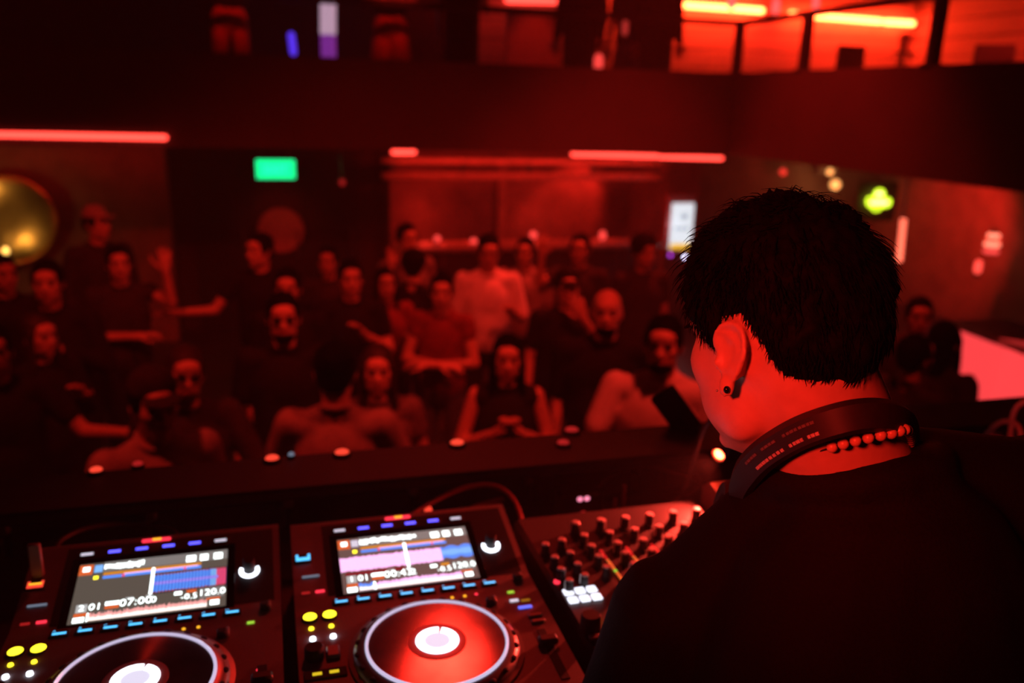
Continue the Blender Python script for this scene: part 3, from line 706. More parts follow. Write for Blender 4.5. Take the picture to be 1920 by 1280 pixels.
# ---- jacket
jk = MB()
cr = [NB + Vector((math.cos(a) * .080 + .006, math.sin(a) * .080 + .004, .014 - .020 * math.sin(a) + .014 * math.cos(a))) for a in [2 * math.pi * i / 28 for i in range(29)]]
jk.tube(cr, .021, 10, False)
jk.cap(NB + Vector((.0, -.004, -.006)), LS + Vector((.012, 0, -.008)), .070, .074, 18); jk.cap(NB + Vector((0, -.004, -.006)), RS + Vector((-.01, 0, -.012)), .070, .076, 18)
ax = (RS - LS).normalized(); rotT = Matrix((ax, Vector((0, 0, 1)).cross(ax).normalized(), ax.cross(Vector((0, 0, 1)).cross(ax).normalized()))).transposed()
jk.ell(ctr + Vector((0, .02, -.15)), (.205, .135, .22), rotT); jk.ell(hip + Vector((.0, 0, .18)), (.185, .135, .28)); jk.cap(ctr + Vector((0, .02, -.2)), hip + Vector((0, 0, .05)), .15, .16, 18)
jk.cap(LS + (RS - LS) * .22 + Vector((0, .0, -.10)), RS + (LS - RS) * .22 + Vector((0, 0, -.10)), .10, .10, 18)
for S, E_, W_ in ((LS, LE, LW), (RS, RE, RW)):
    jk.ell(S + Vector((0, 0, -.012)), (.075, .072, .075)); jk.cap(S, E_, .072, .062, 16); jk.cap(E_, E_.lerp(W_, .92), .06, .042, 16)
jme = remesh(jk, .006, 8, .6, 'jacket'); co = mesh_np(jme)
for i, p in enumerate(co): 
    n_ = noise.noise(Vector(p) * 14) * .004 + noise.noise(Vector((p[0] * 30, p[1] * 30, p[2] * 9))) * .0022
    co[i] += np.array((0, -1, 0)) * n_
set_np(jme, co); fab = mat('jacket_black', (.006, .005, .0055), .8, var=.25, scale=350, bump=.12, spec=.15); put('jacket', jme, fab, dj)
tr_ = MB(); tr_.ell(hip, (.175, .13, .16))
for s in (-1, 1): tr_.cap(hip + Vector((s * .09, 0, -.05)), Vector((s * .11, .02, .5)), .088, .062); tr_.cap(Vector((s * .11, .02, .5)), Vector((s * .12, -.02, .10)), .062, .05)
put('trousers', remesh(tr_, .012, 4, .5, 'trousers'), fab, dj)
for s in (-1, 1):
    sh = MB(); sh.ell((s * .125, .05, .045), (.045, .135, .05)); sh.box((s * .125, .05, .0125), (.085, .27, .025), .01); sh.build('shoe', rubber, dj)

# ---- headphones resting on the shoulders
HPL = at(1600, 800, .76); hp = thing('headphones', HPL, 0, 'black headphones hung round the neck of the man at the decks', 'headphones')
hpm = mat('headphone_black', (.02, .018, .02), .55, var=.1, scale=120); hpp = mat('headphone_print', (.5, .42, .42), .5, var=.3, scale=500); hpd = mat('headphone_print_faint', (.13, .11, .11), .5, var=.3, scale=500)
HB = bez([at(*p) - HPL for p in ((1392, 965, .86), (1384, 920, .80), (1415, 868, .752), (1485, 820, .712), (1565, 790, .688), (1635, 778, .690), (1686, 786, .715), (1708, 810, .76), (1712, 850, .82))], 64)
def band(mb, path, hw, th, off=0, e0=0, e1=1, vo=0):
    n = len(path); i0, i1 = int(e0 * (n - 1)), int(e1 * (n - 1)); vs = []; fs = []
    for i in range(i0, i1 + 1):
        t = (path[min(i + 1, n - 1)] - path[max(i - 1, 0)]).normalized(); cen = Vector((.0, .10, -.02)); out = (path[i] - cen); out = (out - t * out.dot(t)).normalized()
        upv = t.cross(out); upv = upv if upv.z > 0 else -upv
        k = min(1, .55 + 2.2 * min(i / n, 1 - i / n)); c = path[i] + out * off + upv * vo
        for a, b_ in ((-1, -1), (-.72, 1), (.72, 1), (1, -1)): vs.append(c + upv * hw * k * a + out * th * b_ * .5)
    m = i1 - i0 + 1
    for i in range(m - 1):
        for q in range(4): p_ = (q + 1) % 4; fs.append((i * 4 + q, i * 4 + 4 + q, i * 4 + 4 + p_, i * 4 + p_))
    fs += [(0, 1, 2, 3), tuple((m - 1) * 4 + q for q in (3, 2, 1, 0))]
    mb.add(vs, fs)
mb = MB(); band(mb, HB, .0150, .008); bd = mb.build('headband', hpm, hp, sharp=50)
mb = MB(); band(mb, HB, .0110, .012, -.009); mb.build('headband_pad', rubber, hp)
def prints(nm, m, groups, vo, hh):
    mb = MB()
    for e0, e1 in groups:
        n = max(2, int((e1 - e0) / .011)); w = (e1 - e0) / n
        for i in range(n): 
            k0 = e0 + w * i; fine = bez(HB, 500) if not hasattr(prints, 'f') else prints.f; prints.f = fine
            band(mb, fine, hh, .0006, .0044, k0, k0 + w * .78, vo)
    mb.build(nm, m, bd)
prints('band_print', hpd, ((.24, .285), (.30, .345), (.365, .455)), .0052, .0015)
prints('band_print', hpp, ((.255, .35), (.365, .41), (.42, .455)), -.0052, .0017)
for end, s in ((HB[0], -1), (HB[-1], 1)):
    M = Matrix.Translation(end + Vector((s * -.004, .016, -.012))) @ Matrix.Rotation(R_(8 * s), 4, 'Z') @ Matrix.Rotation(R_(100), 4, 'Y')
    k = MB().lathe([(0, .018), (.026, .018), (.036, .012), (.039, 0), (.036, -.012), (0, -.012)], 36, M=M).build('ear_cup', mat('cup_grey', (.16, .15, .16), .35, .3) if 'cup_grey' not in MT else MT['cup_grey'], hp)
    MB().lathe([(.018, -.012), (.037, -.012), (.040, -.02), (.034, -.028), (.022, -.026), (.018, -.012)], 36, M=M).build('ear_pad', rubber, k)
    MB().tube([end, end + Vector((0, .01, -.018)), end + Vector((s * -.004, .018, -.03))], .006, 10).build('hinge', chrome, hp)
# ---- bead necklace
NLL = at(1600, 850, .77); nk = thing('bead_necklace', NLL, 0, 'bead necklace of round red-lit beads below the headphones', 'necklace')
NP = bez([at(*p) - NLL for p in ((1445, 896, .80), (1463, 880, .775), (1512, 856, .738), (1560, 838, .712), (1622, 822, .70), (1672, 812, .702), (1702, 808, .725), (1700, 850, .80), (1640, 930, .86), (1540, 960, .875), (1465, 935, .845), (1445, 896, .80))], 220)
MB().tube(NP, .0008, 5, False).build('cord', rubber, nk)
bead = MB().ell((0, 0, 0), (.0049, .0049, .0052), n=16, m=10).mesh('bead'); bead.materials.append(mat('bead_wood', (.62, .33, .22), .3, var=.15, scale=150))
sm_ = MB().ell((0, 0, 0), (.0018, .0018, .0018), n=10, m=7).mesh('spacer_bead'); sm_.materials.append(chrome)
cum = [0]
for a, b_ in zip(NP, NP[1:]): cum.append(cum[-1] + (b_ - a).length)
def onp(s): k = next(i for i in range(len(cum) - 1) if cum[i + 1] >= s - 1e-9); t = (s - cum[k]) / max(1e-9, cum[k + 1] - cum[k]); return NP[k].lerp(NP[k + 1], t)
def arc_at(px):                             # arc length where the necklace passes a given point on the nape
    best = min(range(len(NP) // 2), key=lambda i: (NP[i] - (at(px[0], px[1], px[2]) - NLL)).length); return cum[best]
s = arc_at((1560, 838, .712)); first = s
while s < cum[-1] - .004: inst(bead, 'bead', nk, onp(s)); s += .0108
for px in ((1508, 857, .739), (1517, 854, .735)): inst(sm_, 'spacer_bead', nk, onp(arc_at(px)))
for px in ((1463, 880, .775), (1449, 893, .793)): inst(bead, 'bead', nk, onp(arc_at(px)))
# ================================================================ the crowd
HP0 = Vector((0, .02, 1.635))
def arm(s, k):
    S = Vector((s * .180, 0, 1.425))
    T = {'down': ((.235, -.02, 1.14), (.245, .06, .90), (0, .1, -1)), 'fwd': ((.25, .04, 1.15), (.15, .27, 1.24), (-.3, .6, .6)),
         'cross': ((.245, .06, 1.15), (-.05, .23, 1.17), (-1, .1, .05)), 'up': ((.30, .14, 1.36), (.27, .20, 1.60), (0, .1, 1)),
         'chest': ((.25, .03, 1.14), (.06, .24, 1.30), (-.5, .3, .7)), 'lean': ((.28, .10, 1.18), (.22, .34, 1.12), (-.2, 1, 0)),
         'reach': ((.33, .08, 1.20), (.52, .26, 1.22), (.8, .4, .1)), 'face': ((.26, .10, 1.20), (.09, .20, 1.47), (-.4, .1, .9))}[k]
    f = lambda p: Vector((p[0] * s, p[1], p[2]))
    return S, f(T[0]), f(T[1]), f(T[2])
def hair_shape(style):
    mb = MB(); mb.ell((0, -.024, .042), (.0825, .100, .090)); mb.ell((0, -.05, 0), (.074, .068, .075))
    for s in (-1, 1): mb.ell((s * .069, -.005, .02), (.014, .05, .05))
    if style == 'long':
        mb.ell((0, -.05, -.08), (.085, .055, .17))
        for s in (-1, 1): mb.cap((s * .072, .015, .03), (s * .086, .03, -.19), .022, .02, 10)
    if style == 'bun': mb.ell((0, -.07, .11), (.04, .04, .035))
    if style == 'curly': mb.ell((0, -.02, .06), (.105, .11, .10))
    me = remesh(mb, .008, 3, .5, 'hair'); co = mesh_np(me)
    for i, p in enumerate(co): co[i] *= 1 + .05 * noise.noise(Vector((p[0] * 45, p[1] * 45, p[2] * (16 if style == 'long' else 45))))
    set_np(me, co); return me
HAIR = {k: hair_shape(k) for k in ('short', 'long', 'bun', 'curly')}
def simple(fn, m): mb = MB(); fn(mb); me = mb.mesh('part'); me.materials.append(m); return me
m_eye = simple(lambda b: b.ell((0, 0, 0), (.012, .007, .0065), n=10, m=7), mat('eye_dark', (.03, .02, .02), .2))
m_brow = simple(lambda b: b.cap((-.014, 0, 0), (.014, 0, .002), .0042, .003, 8), hair_m)
m_lips = simple(lambda b: b.ell((0, 0, 0), (.022, .006, .0065), n=12, m=7), mat('lips', (.42, .14, .12), .4))
m_beard = remesh((lambda b: (b.ell((0, .044, -.084), (.055, .056, .038)), b.ell((0, .078, -.044), (.028, .022, .007)), b)[-1])(MB()), .006, 2, .5, 'beard')
def mk_cap():
    b = MB(); b.lathe([(0, .112), (.04, .108), (.07, .085), (.087, .05), (.089, .028), (.084, .028), (.08, .05), (0, .09)], 28, (0, -.018, .03)); b.ell((0, .10, .062), (.066, .06, .006)); return b.mesh('cap')
m_cap = mk_cap()
def mk_glasses():
    b = MB()
    for s in (-1, 1): b.ell((s * .031, .095, .006), (.0225, .006, .0145)); b.cap((s * .056, .09, .012), (s * .078, -.005, .008), .0025, .0025, 6)
    b.cap((-.01, .1, .012), (.01, .1, .012), .003, .003, 6); return b.mesh('sunglasses')
m_glass = mk_glasses()
lensm = mat('sunglass_black', (.006, .006, .007), .15)
CL = {'black': mat('cloth_black', (.012, .010, .011), .85, var=.3, scale=30, spec=.2), 'char': mat('cloth_charcoal', (.035, .028, .028), .85, var=.3, scale=30, spec=.2), 'red': mat('cloth_dark_red', (.20, .03, .03), .8, var=.25, scale=25),
      'grey': mat('cloth_grey', (.17, .13, .13), .85, var=.25, scale=25), 'white': mat('cloth_white', (.72, .66, .64), .8, var=.1, scale=20), 'pale': mat('cloth_pale', (.36, .28, .27), .8, var=.15, scale=20), 'denim': mat('cloth_denim', (.06, .06, .08), .85, var=.25, scale=60), 'scarlet': mat('cloth_scarlet', (.42, .06, .05), .8, var=.15, scale=20)}
def mk_trousers(short=False):
    mb = MB(); mb.ell((0, 0, .93), (.168, .118, .15)); e = .55 if short else .09
    for s in (-1, 1):
        if short: mb.cap((s * .085, 0, .85), (s * .11, .01, .58), .095, .098)
        else: mb.cap((s * .085, 0, .86), (s * .11, .01, .49), .088, .064); mb.cap((s * .11, .01, .49), (s * .125, -.02, .11), .064, .052)
    return remesh(mb, .014, 4, .5, 'trousers')
TROU = mk_trousers(); SHORTS = mk_trousers(True)
def mk_shoe(): b = MB(); b.ell((0, .05, .04), (.045, .13, .045)); b.box((0, .05, .0125), (.085, .26, .025), .01); return b.mesh('shoe')
SHOE = mk_shoe()
COLLAR = MB().tube([(.068 * math.cos(a), .066 * math.sin(a) - .004, 1.494 - .022 * math.sin(a)) for a in [2 * math.pi * i / 20 for i in range(21)]], .010, 8, False).mesh('collar')
PEOPLE = []
def person(label, px=None, z=1.64, pos=None, z0=0, off=0, arms=('down', 'down'), top='black', sleeve=.55, hair='short', hairm=None, cap=None, glasses=False, beard=False, trousers='black', short=False, turn=0, nod=0, tilt=0, sk=None, group='guests on the dance floor', wide=1.0, hands=True, hem=.99):
    sk = sk or skin; hairm = hairm or hair_m
    if pos is None: w = on_z(px[0], px[1], z); S = (z - z0) / 1.64; pos = Vector((w.x, w.y, z0))
    else: S = z / 1.64
    rz = math.atan2(-pos.y, -pos.x) - math.pi / 2 + R_(off)
    t = thing('person', (pos.x, pos.y, z0), rz, label, 'person', group); t.scale = (S, S, S); PEOPLE.append((label, pos.copy()))
    MHp = Matrix.Translation(HP0) @ Matrix.Rotation(R_(turn), 4, 'Z') @ Matrix.Rotation(R_(-nod), 4, 'X') @ Matrix.Rotation(R_(tilt), 4, 'Y')
    mb = MB(); head_prims(mb, MHp, jaw=1.06 if beard else .95)
    mb.cap(MHp @ Vector((0, -.02, -.04)), (0, -.005, 1.46), .052 * wide, .060, 14); mb.cap((-.13 * wide, 0, 1.425), (.13 * wide, 0, 1.425), .05, .05); mb.ell((0, .0, 1.26), (.14 * wide, .095, .2)); mb.ell((0, 0, 1.02), (.13 * wide, .09, .16))
    A = [arm(s, k) for s, k in ((1, arms[0]), (-1, arms[1]))]
    for S_, E_, W_, d in A: S_ = Vector((S_.x * wide, S_.y, S_.z)); mb.cap(S_, E_, .046, .038); mb.cap(E_, W_, .038, .026)
    if short:
        for s in (-1, 1): mb.cap((s * .09, 0, .85), (s * .11, .01, .49), .07, .052); mb.cap((s * .11, .01, .49), (s * .125, -.02, .08), .055, .036); mb.ell((s * .125, .03, .04), (.04, .1, .035))
    me = remesh(mb, .0098, 3, .4, 'body'); set_np(me, face_dents(mesh_np(me), MHp.inverted()))
    if hands: me = append_mesh(me, [hand_at(W_, d, i == 1) for i, (S_, E_, W_, d) in enumerate(A)])
    put('body', me, sk, t)
    sb = MB(); sb.ell((0, .005, 1.28), (.178 * wide, .128, .19)); sb.ell((0, .005, max(1.05, hem + .12)), (.168 * wide, .125, .18)); sb.cap((-.14 * wide, 0, 1.415), (.14 * wide, 0, 1.415), .066, .066, 14)
    sb.cap((0, 0, 1.12), (0, 0, hem), .145 * wide, .142 * wide, 18)
    for s in (-1, 1): sb.cap((s * .13 * wide, -.008, 1.425), (s * .045, -.015, 1.475), .05, .042)
    for s in (-1, 1): sb.cap((s * .062 * wide, .006, 1.30), (s * .062 * wide, .006, hem - .02), .116, .112, 14)
    for S_, E_, W_, d in A:
        S_ = Vector((S_.x * wide, S_.y, S_.z))
        if sleeve > 0: sb.cap(S_, S_.lerp(E_, min(1, sleeve)), .066, .06)
        if sleeve > 1: sb.cap(E_, E_.lerp(W_, .92), .056, .042)
    sm = remesh(sb, .0125, 4, .5, 'top'); put('top', sm, CL[top], t); put('collar', COLLAR, CL[top], t)
    put('trousers', SHORTS if short else TROU, CL[trousers], t)
    if not short:
        for s in (-1, 1): inst(SHOE, 'shoe', t, (s * .125, -.02, 0), -s * .12, rubber) if SHOE.materials else put('shoe', SHOE, rubber, t, (s * .125, -.02, 0), -s * .12)
    def onhead(nm, m_, mt, loc=(0, 0, 0)):
        o = put(nm, m_, mt, t); o.matrix_local = MHp @ Matrix.Translation(loc); return o
    if hair: onhead('hair', HAIR[hair], hairm)
    for s in (-1, 1):
        onhead('eye', m_eye, m_eye.materials[0], (s * .031, .0815, .005)); onhead('eyebrow', m_brow, hairm, (s * .031, .0895, .026))
    onhead('lips', m_lips, m_lips.materials[0], (0, .096, -.057))
    if beard: onhead('beard', m_beard, hairm)
    if cap: onhead('cap', m_cap, CL[cap])
    if glasses: onhead('sunglasses', m_glass, lensm)
    return t
P_ = person
# ---- far left
P_('guest in dark top at the far left edge below the gold disc', (6, 512), 1.66, arms=('down', 'down'), hair='short', off=15, sk=skin2)
P_('guest in dark jacket holding a hand to his chest, by the left edge', (90, 527), 1.74, arms=('down', 'chest'), sleeve=1.5, hair='short', off=-10)
P_('tall guest in a pale cap before the lit left wall', (180, 418), 1.80, arms=('down', 'down'), sleeve=1.5, hair='short', cap='pale', off=20, top='char', turn=25)
P_('bare-armed guest with one hand raised, left of the exit sign', (222, 492), 1.68, arms=('cross', 'up'), sleeve=.15, hair='short', top='char', off=5)
P_('long-haired guest in black near the bottom left corner', (70, 628), 1.56, arms=('down', 'chest'), sleeve=1.5, hair='long', hairm=hair_b, off=35)
P_('guest with forearm reaching out at the bottom left edge', (-14, 655), 1.66, arms=('down', 'reach'), sleeve=.6, hair='short', off=0, sk=skin2)
# ---- front row
P_('man in dark jacket and sunglasses leaning his head, front row', (345, 697), 1.64, arms=('down', 'lean'), sleeve=1.5, glasses=True, beard=True, off=8, tilt=-6, top='char', hairm=hair_b)
P_('man in dark cap and light tee, nearest in the front row', (285, 752), 1.70, arms=('lean', 'down'), sleeve=.5, cap='char', nod=8, off=15, top='pale')
P_('man with sunglasses in a black tee, below the exit sign', (531, 592), 1.72, arms=('down', 'down'), glasses=True, beard=True, off=0, sleeve=.7)
P_('guest whose forehead shows behind the man with sunglasses', (540, 538), 1.66, hair='short', off=-8)
P_('dark-clothed guest reaching aside in front of the red disc', (488, 468), 1.72, arms=('reach', 'down'), hair='short', off=-20, sleeve=.5, turn=-25)
P_('guest in light tee with black hair, turned away, front row', (628, 697), 1.74, off=172, arms=('lean', 'lean'), top='pale', sleeve=.6)
P_('long-haired woman in a red top facing the booth, front row', (708, 690), 1.58, arms=('chest', 'down'), hair='long', hairm=hair_b, top='grey', sleeve=.45, wide=.92, trousers='denim')
# ---- middle
P_('man in a black tee with hand on chest, centre left of the floor', (657, 520), 1.66, arms=('down', 'chest'), off=6)
P_('guest in the back row right of the red disc', (616, 488), 1.58, off=-12, hair='short', top='char', sk=skin2)
P_('long-haired woman in dark red between two men in black', (722, 530), 1.54, hair='long', top='red', wide=.92, off=12, arms=('down', 'fwd'), sk=skin2)
P_('woman in a dark red top with folded arms, mid floor', (830, 545), 1.60, arms=('cross', 'cross'), hair='bun', top='red', wide=.92, sleeve=.3, off=-14, trousers='denim', turn=12)
P_('man in a bright open-collared shirt, tallest of the back row', (916, 470), 1.74, top='white', arms=('down', 'fwd'), sleeve=.9, hair='short', off=5, trousers='black', nod=12, sk=skin2)
P_('guest in grey shirt behind the man in the bright shirt', (985, 472), 1.62, top='pale', arms=('down', 'down'), sleeve=.7, off=-10, sk=skin2)
P_('man in a dark cap left of the bald man', (1064, 537), 1.66, cap='black', arms=('down', 'face'), sleeve=.6, off=8)
P_('bald bearded man in a black tee with one arm hanging', (1138, 582), 1.74, hair=None, beard=True, arms=('down', 'down'), sleeve=.85, wide=1.22, off=0, sk=skin)
P_('dark-haired guest standing before the white menu screen', (1206, 472), 1.70, off=30, hair='curly', sk=skin2, top='char')
P_('guest raising a hand behind the man in the dark cap', (1088, 466), 1.68, arms=('up', 'down'), off=-10, sleeve=.4, top='char', sk=skin2)
P_('dark-haired bearded man in a white tee near the booth', (1245, 642), 1.78, hair='short', beard=True, top='white', sleeve=.7, arms=('lean', 'fwd'), off=-6, wide=1.1, hairm=hair_m)
P_('woman in black with both hands held to her chest, front centre', (951, 668), 1.58, arms=('chest', 'chest'), hair='long', sleeve=0.0, wide=.9, off=4)
P_('guest by the bar at the left end of the counter', (762, 447), 1.72, hair='short', off=25, top='grey', sk=skin2)
P_('dark-haired guest with raised hand between red top and bar', (775, 500), 1.58, hair='curly', arms=('down', 'up'), off=160, top='black')
# ---- behind the man at the decks
P_('guest in dark top right of the black hair, far row', (1722, 592), 1.62, off=10, sk=skin2, top='char')
P_('guest in dark clothes before the glowing bar front', (1768, 640), 1.60, off=150, hair='long', top='char', arms=('down', 'chest'))
P_('guest in dark clothes right of the bare neck', (1712, 668), 1.60, off=140, hair='short', top='char', sk=skin2, arms=('cross', 'down'))
# ---- on the balcony
GB = 'guests on the balcony'
def bal(label, px, b, **k):
    w = on_b(px, 60, b); a = rm(w).x; p = room(a, b, ZF); P_(label, None, k.pop('z', 1.64), pos=Vector((p.x, p.y, 0)), z0=ZF, group=GB, **k)
bal('balcony guest in scarlet trousers at the upper left', 432, 8.95, trousers='scarlet', top='black', off=6, hem=1.14, arms=('fwd', 'fwd'))
bal('balcony guest in red shorts, top centre left', 732, 8.95, trousers='scarlet', short=True, top='black', off=-8, hem=1.14, arms=('cross', 'cross'))
bal('dark balcony guest beside the small red lamp, top centre', 866, 9.2, arms=('down', 'fwd'), off=15, trousers='black', hem=.68, wide=1.12)
bal('dark balcony guest between the pale panel and the bar lights', 1088, 9.0, off=-20, trousers='black', sleeve=1.5, hem=.68, wide=1.12)
bal('dark balcony guest standing left of the corner post', 1232, 9.1, off=12, trousers='black', sleeve=1.5, hem=.68, wide=1.12)
bal('balcony guest with lit legs beside the corner guest', 1182, 9.9, off=-12, trousers='grey', short=True, sk=skin2)
# ================================================================ fittings of the hall
def tr_ray(px, py, b): p = on_b(px, py, b); return p
def wthing(name, px, py, b, label, cat, group=None): return thing(name, on_b(px, py, b), YAW, label, cat, group)
RX = Matrix.Rotation(R_(90), 4, 'X')        # lathe axis towards the room (-b)
# gold disc and its lamp
o = wthing('gold_disc', 18, 412, 10.33, 'large round brushed gold disc on the left wall', 'wall disc')
MB().lathe([(0, .02), (.15, .03), (.34, .045), (.43, .05), (.46, .03), (.46, 0), (0, 0)], 56, M=RX).build('dish', brass, o, sharp=25)
MB().lathe([(.45, .02), (.475, .02), (.48, .045), (.465, .06), (.45, .045), (.45, .02)], 56, M=RX).build('rim', brass, o)
lp = on_b(11, 470, 9.98)
o = thing('wall_lamp', lp, YAW, 'small warm yellow lamp below the gold disc', 'lamp')
MB().ell((0, 0, 0), (.032, .032, .04)).build('bulb', glow('lamp_warm', (1, .55, .12), 2.5), o); MB().tube([(0, .02, .03), (0, .12, .06), (0, .28, .06)], .008).build('arm', steel, o)
point('gold_lamp_light', lp + Vector((0, -.06, .03)), 1.6, (1, .5, .13)); point('gold_lamp_light', on_b(-60, 380, 9.9), 1.6, (1, .5, .13))
# exit sign
o = wthing('exit_sign', 517, 317, 10.6, 'green illuminated exit sign over the dark doors', 'sign')
MB().box((0, .02, 0), (.47, .05, .25), .008).build('housing', blackm, o)
gr = glow('exit_green', (.0, 1, .30), 1.5); gr2 = glow('exit_mark', (.02, 1, .55), 1.6)
f_ = MB().box((0, -.012, 0), (.44, .012, .22), .004).build('face', gr, o)
mb = MB(); text_mb(mb, 'EXIT', .13, Matrix.Translation((0, -.0195, -.01)) @ RX); mb.build('lettering', gr2, f_)
for s in (-1, 1): MB().tube([(s * .15, .02, .12), (s * .15, .02, .30)], .008).build('hanger', steel, o)
# round disc on the doors, door leaves
sign_m = mat('disc_pale', (.48, .30, .27), .7, var=.08, scale=6)
o = wthing('door_disc', 527, 431, 10.82, 'round pale red disc mounted on the dark doors', 'wall disc')
MB().lathe([(0, .025), (.25, .025), (.28, .018), (.285, 0), (0, 0)], 48, M=RX).build('plate', sign_m, o); MB().lathe([(.275, 0), (.295, 0), (.295, .03), (.275, .03), (.275, 0)], 48, M=RX).build('rim', wallm, o)
for i, px in enumerate((420, 522, 625)):
    a = aof(px, 430, 10.86); d = MB().box((a, 10.86, 1.05), (.62, .05, 2.1), .006).build('door_%d' % (i + 1), blackm, None, (0, 0, 0), YAW); tag(d, kind='structure')
    MB().tube([(a + .22, 10.80, .9), (a + .22, 10.80, 1.25)], .012).build('handle', steel, d)
dsk = on_b(527, 431, 10.8); spot('door_spot', dsk - W3 * 1.1 + Vector((0, 0, .35)), dsk, 9, 60)  # added light without a fixture, lifts the disc out of the dark
# ---- bar alcove: header, counter, lamps, bottles of light
barw = mat('bar_wood', (.42, .24, .2), .5, var=.2, scale=8)
a0, a1_ = aof(745, 462, 10.2), aof(1240, 462, 10.2); am = (a0 + a1_) / 2; bw = a1_ - a0
zc = rm(on_b(990, 462, 10.2)).z
bar = thing('bar_counter', room(am, 10.2, 0), YAW, 'long bar counter with a red-lit top under the alcove', 'bar')
MB().box((0, .25, zc - .025), (bw, .55, .05), .008).build('counter_top', barw, bar)
for i in range(6): MB().box((-bw / 2 + bw / 6 * (i + .5), .08, (zc - .05) / 2), (bw / 6 - .02, .04, zc - .05), .006).build('front_panel', wallm, bar)
hd = thing('bar_header', room(am, 10.55, 0), YAW, 'red-lit double beam across the top of the bar alcove', 'beam')
for y, h_, nm in ((303, .06, 'upper_beam'), (331, .075, 'lower_beam')):
    zz = rm(on_b(985, y, 10.55)).z; MB().box((-.03, 0, zz), (bw + .2, .12, h_), .008).build(nm, barw, hd)
za, zb = rm(on_b(985, 303, 10.55)).z, rm(on_b(985, 331, 10.55)).z
for i in range(5): MB().box((-bw / 2 + bw / 4 * i, .02, (za + zb) / 2), (.06, .05, za - zb - .05), .004).build('strut', steel, hd)
area('bar_header_wash', room(am, 10.25, 2.26), room(am, 10.7, 1.8), 14, bw, .05)
GL = 'small lamps along the bar'
g_bar = glow('bar_lamp', (1, .06, .05), 1.4)
for px, py, sx, lab in ((820, 447, .05, 'small round red lamp at the left part of the bar'), (1000, 440, .06, 'round red lamp in the middle of the bar'), (1130, 441, .055, 'upright pink-red lamp towards the right end of the bar'), (888, 455, .05, 'low red lamp glowing on the bar counter')):
    p = on_b(px, py, 10.45); o = thing('bar_lamp', (p.x, p.y, zc), YAW, lab, 'lamp', GL); hz_ = max(.04, p.z - zc)
    MB().lathe([(0, 0), (.04, 0), (.04, .012), (.01, .02), (.01, hz_), (0, hz_)], 16).build('stand', steel, o); MB().ell((0, 0, hz_), (sx * .8, sx * .8, sx * 1.1 if px == 1130 else sx * .7)).build('globe', g_bar, o)
    point('bar_lamp_light', p + Vector((0, .25, .1)), 2.2, RED)
spot('bar_back_spot', room(a1_ - .2, 11.6, 2.1), room(a1_ - .55, 12.2, 1.45), 60, 70)
point('bar_back_glow', room(a0 + .6, 11.7, 1.25), 7, RED); point('bar_back_glow', room(am + .5, 11.7, 1.25), 6, RED)
MB_v = MB().box((0, 0, 0), (.05, .03, 1.2), .006)
o = wthing('alcove_pillar', 940, 400, 12.15, 'slim vertical pilaster on the alcove back wall', 'pilaster'); MB().box((0, 0, 0), (.12, .06, 1.4), .008).build('shaft', barw, o); MB().box((0, -.01, .68), (.18, .08, .06), .008).build('capital', barw, o)
o = wthing('ceiling_spotlight', 640, 340, 10.2, 'small red spotlight left of the bar header', 'lamp'); MB().lathe([(0, 0), (.04, 0), (.04, .12), (0, .12)], 18, M=RX).build('can', steel, o); MB().ell((0, -.12, 0), (.035, .012, .035)).build('lens', g_redd, o); MB().tube([(0, -.05, 0), (0, -.05, .35)], .008).build('stem', steel, o)
# ---- menu screen and the two dots under it
o = wthing('menu_screen', 1278, 424, 10.15, 'tall white menu screen with a yellow foot and red surround', 'screen')
MB().box((-.01, .035, .03), (.42, .05, .74), .01).build('surround', mat('red_board', (.75, .12, .1), .6), o)
s_ = MB().box((0, 0, 0), (.315, .03, .60), .01).build('screen', glow('menu_white', (.72, .76, .82), 1.15), o)
MB().box((0, -.017, -.262), (.30, .006, .075), .002).build('foot_band', glow('menu_yellow', (1, .55, .04), 1.0), s_)
gg = glow('menu_grey', (.38, .43, .5), 1)
MB().ell((.02, -.017, .13), (.055, .004, .035)).build('menu_picture', gg, s_)
for i in range(3): MB().box((-.08 + .075 * i, -.017, -.03), (.055, .004, .045), .002).build('menu_entry', gg, s_)
MB().tube([(0, .03, -.3), (0, .03, -rm(on_b(1278, 424, 10.15)).z + .02)], .03).build('pole', steel, o); MB().lathe([(0, 0), (.2, 0), (.2, .02), (0, .02)], 24, (0, .03, -rm(on_b(1278, 424, 10.15)).z)).build('base', steel, o)
point('menu_light', on_b(1270, 424, 10.0), .6, (.8, .85, 1))
for px, py, c, s0, lab in ((1257, 478, (.28, .03, .42), 4, 'small purple lamp under the menu screen'), (1285, 482, (.75, .72, 1), 8, 'small white lamp beside the purple one')):
    p = on_b(px, py, 9.9); o = thing('pin_lamp', p, YAW, lab, 'lamp', 'pin lamps under the menu screen'); MB().ell((0, 0, 0), (.022, .022, .022), n=12, m=8).build('bulb', glow('pin_%d' % px, c, s0), o); MB().tube([(0, .02, 0), (0, .05, 0), (0, .05, -p.z + .01)], .008).build('stem', steel, o)
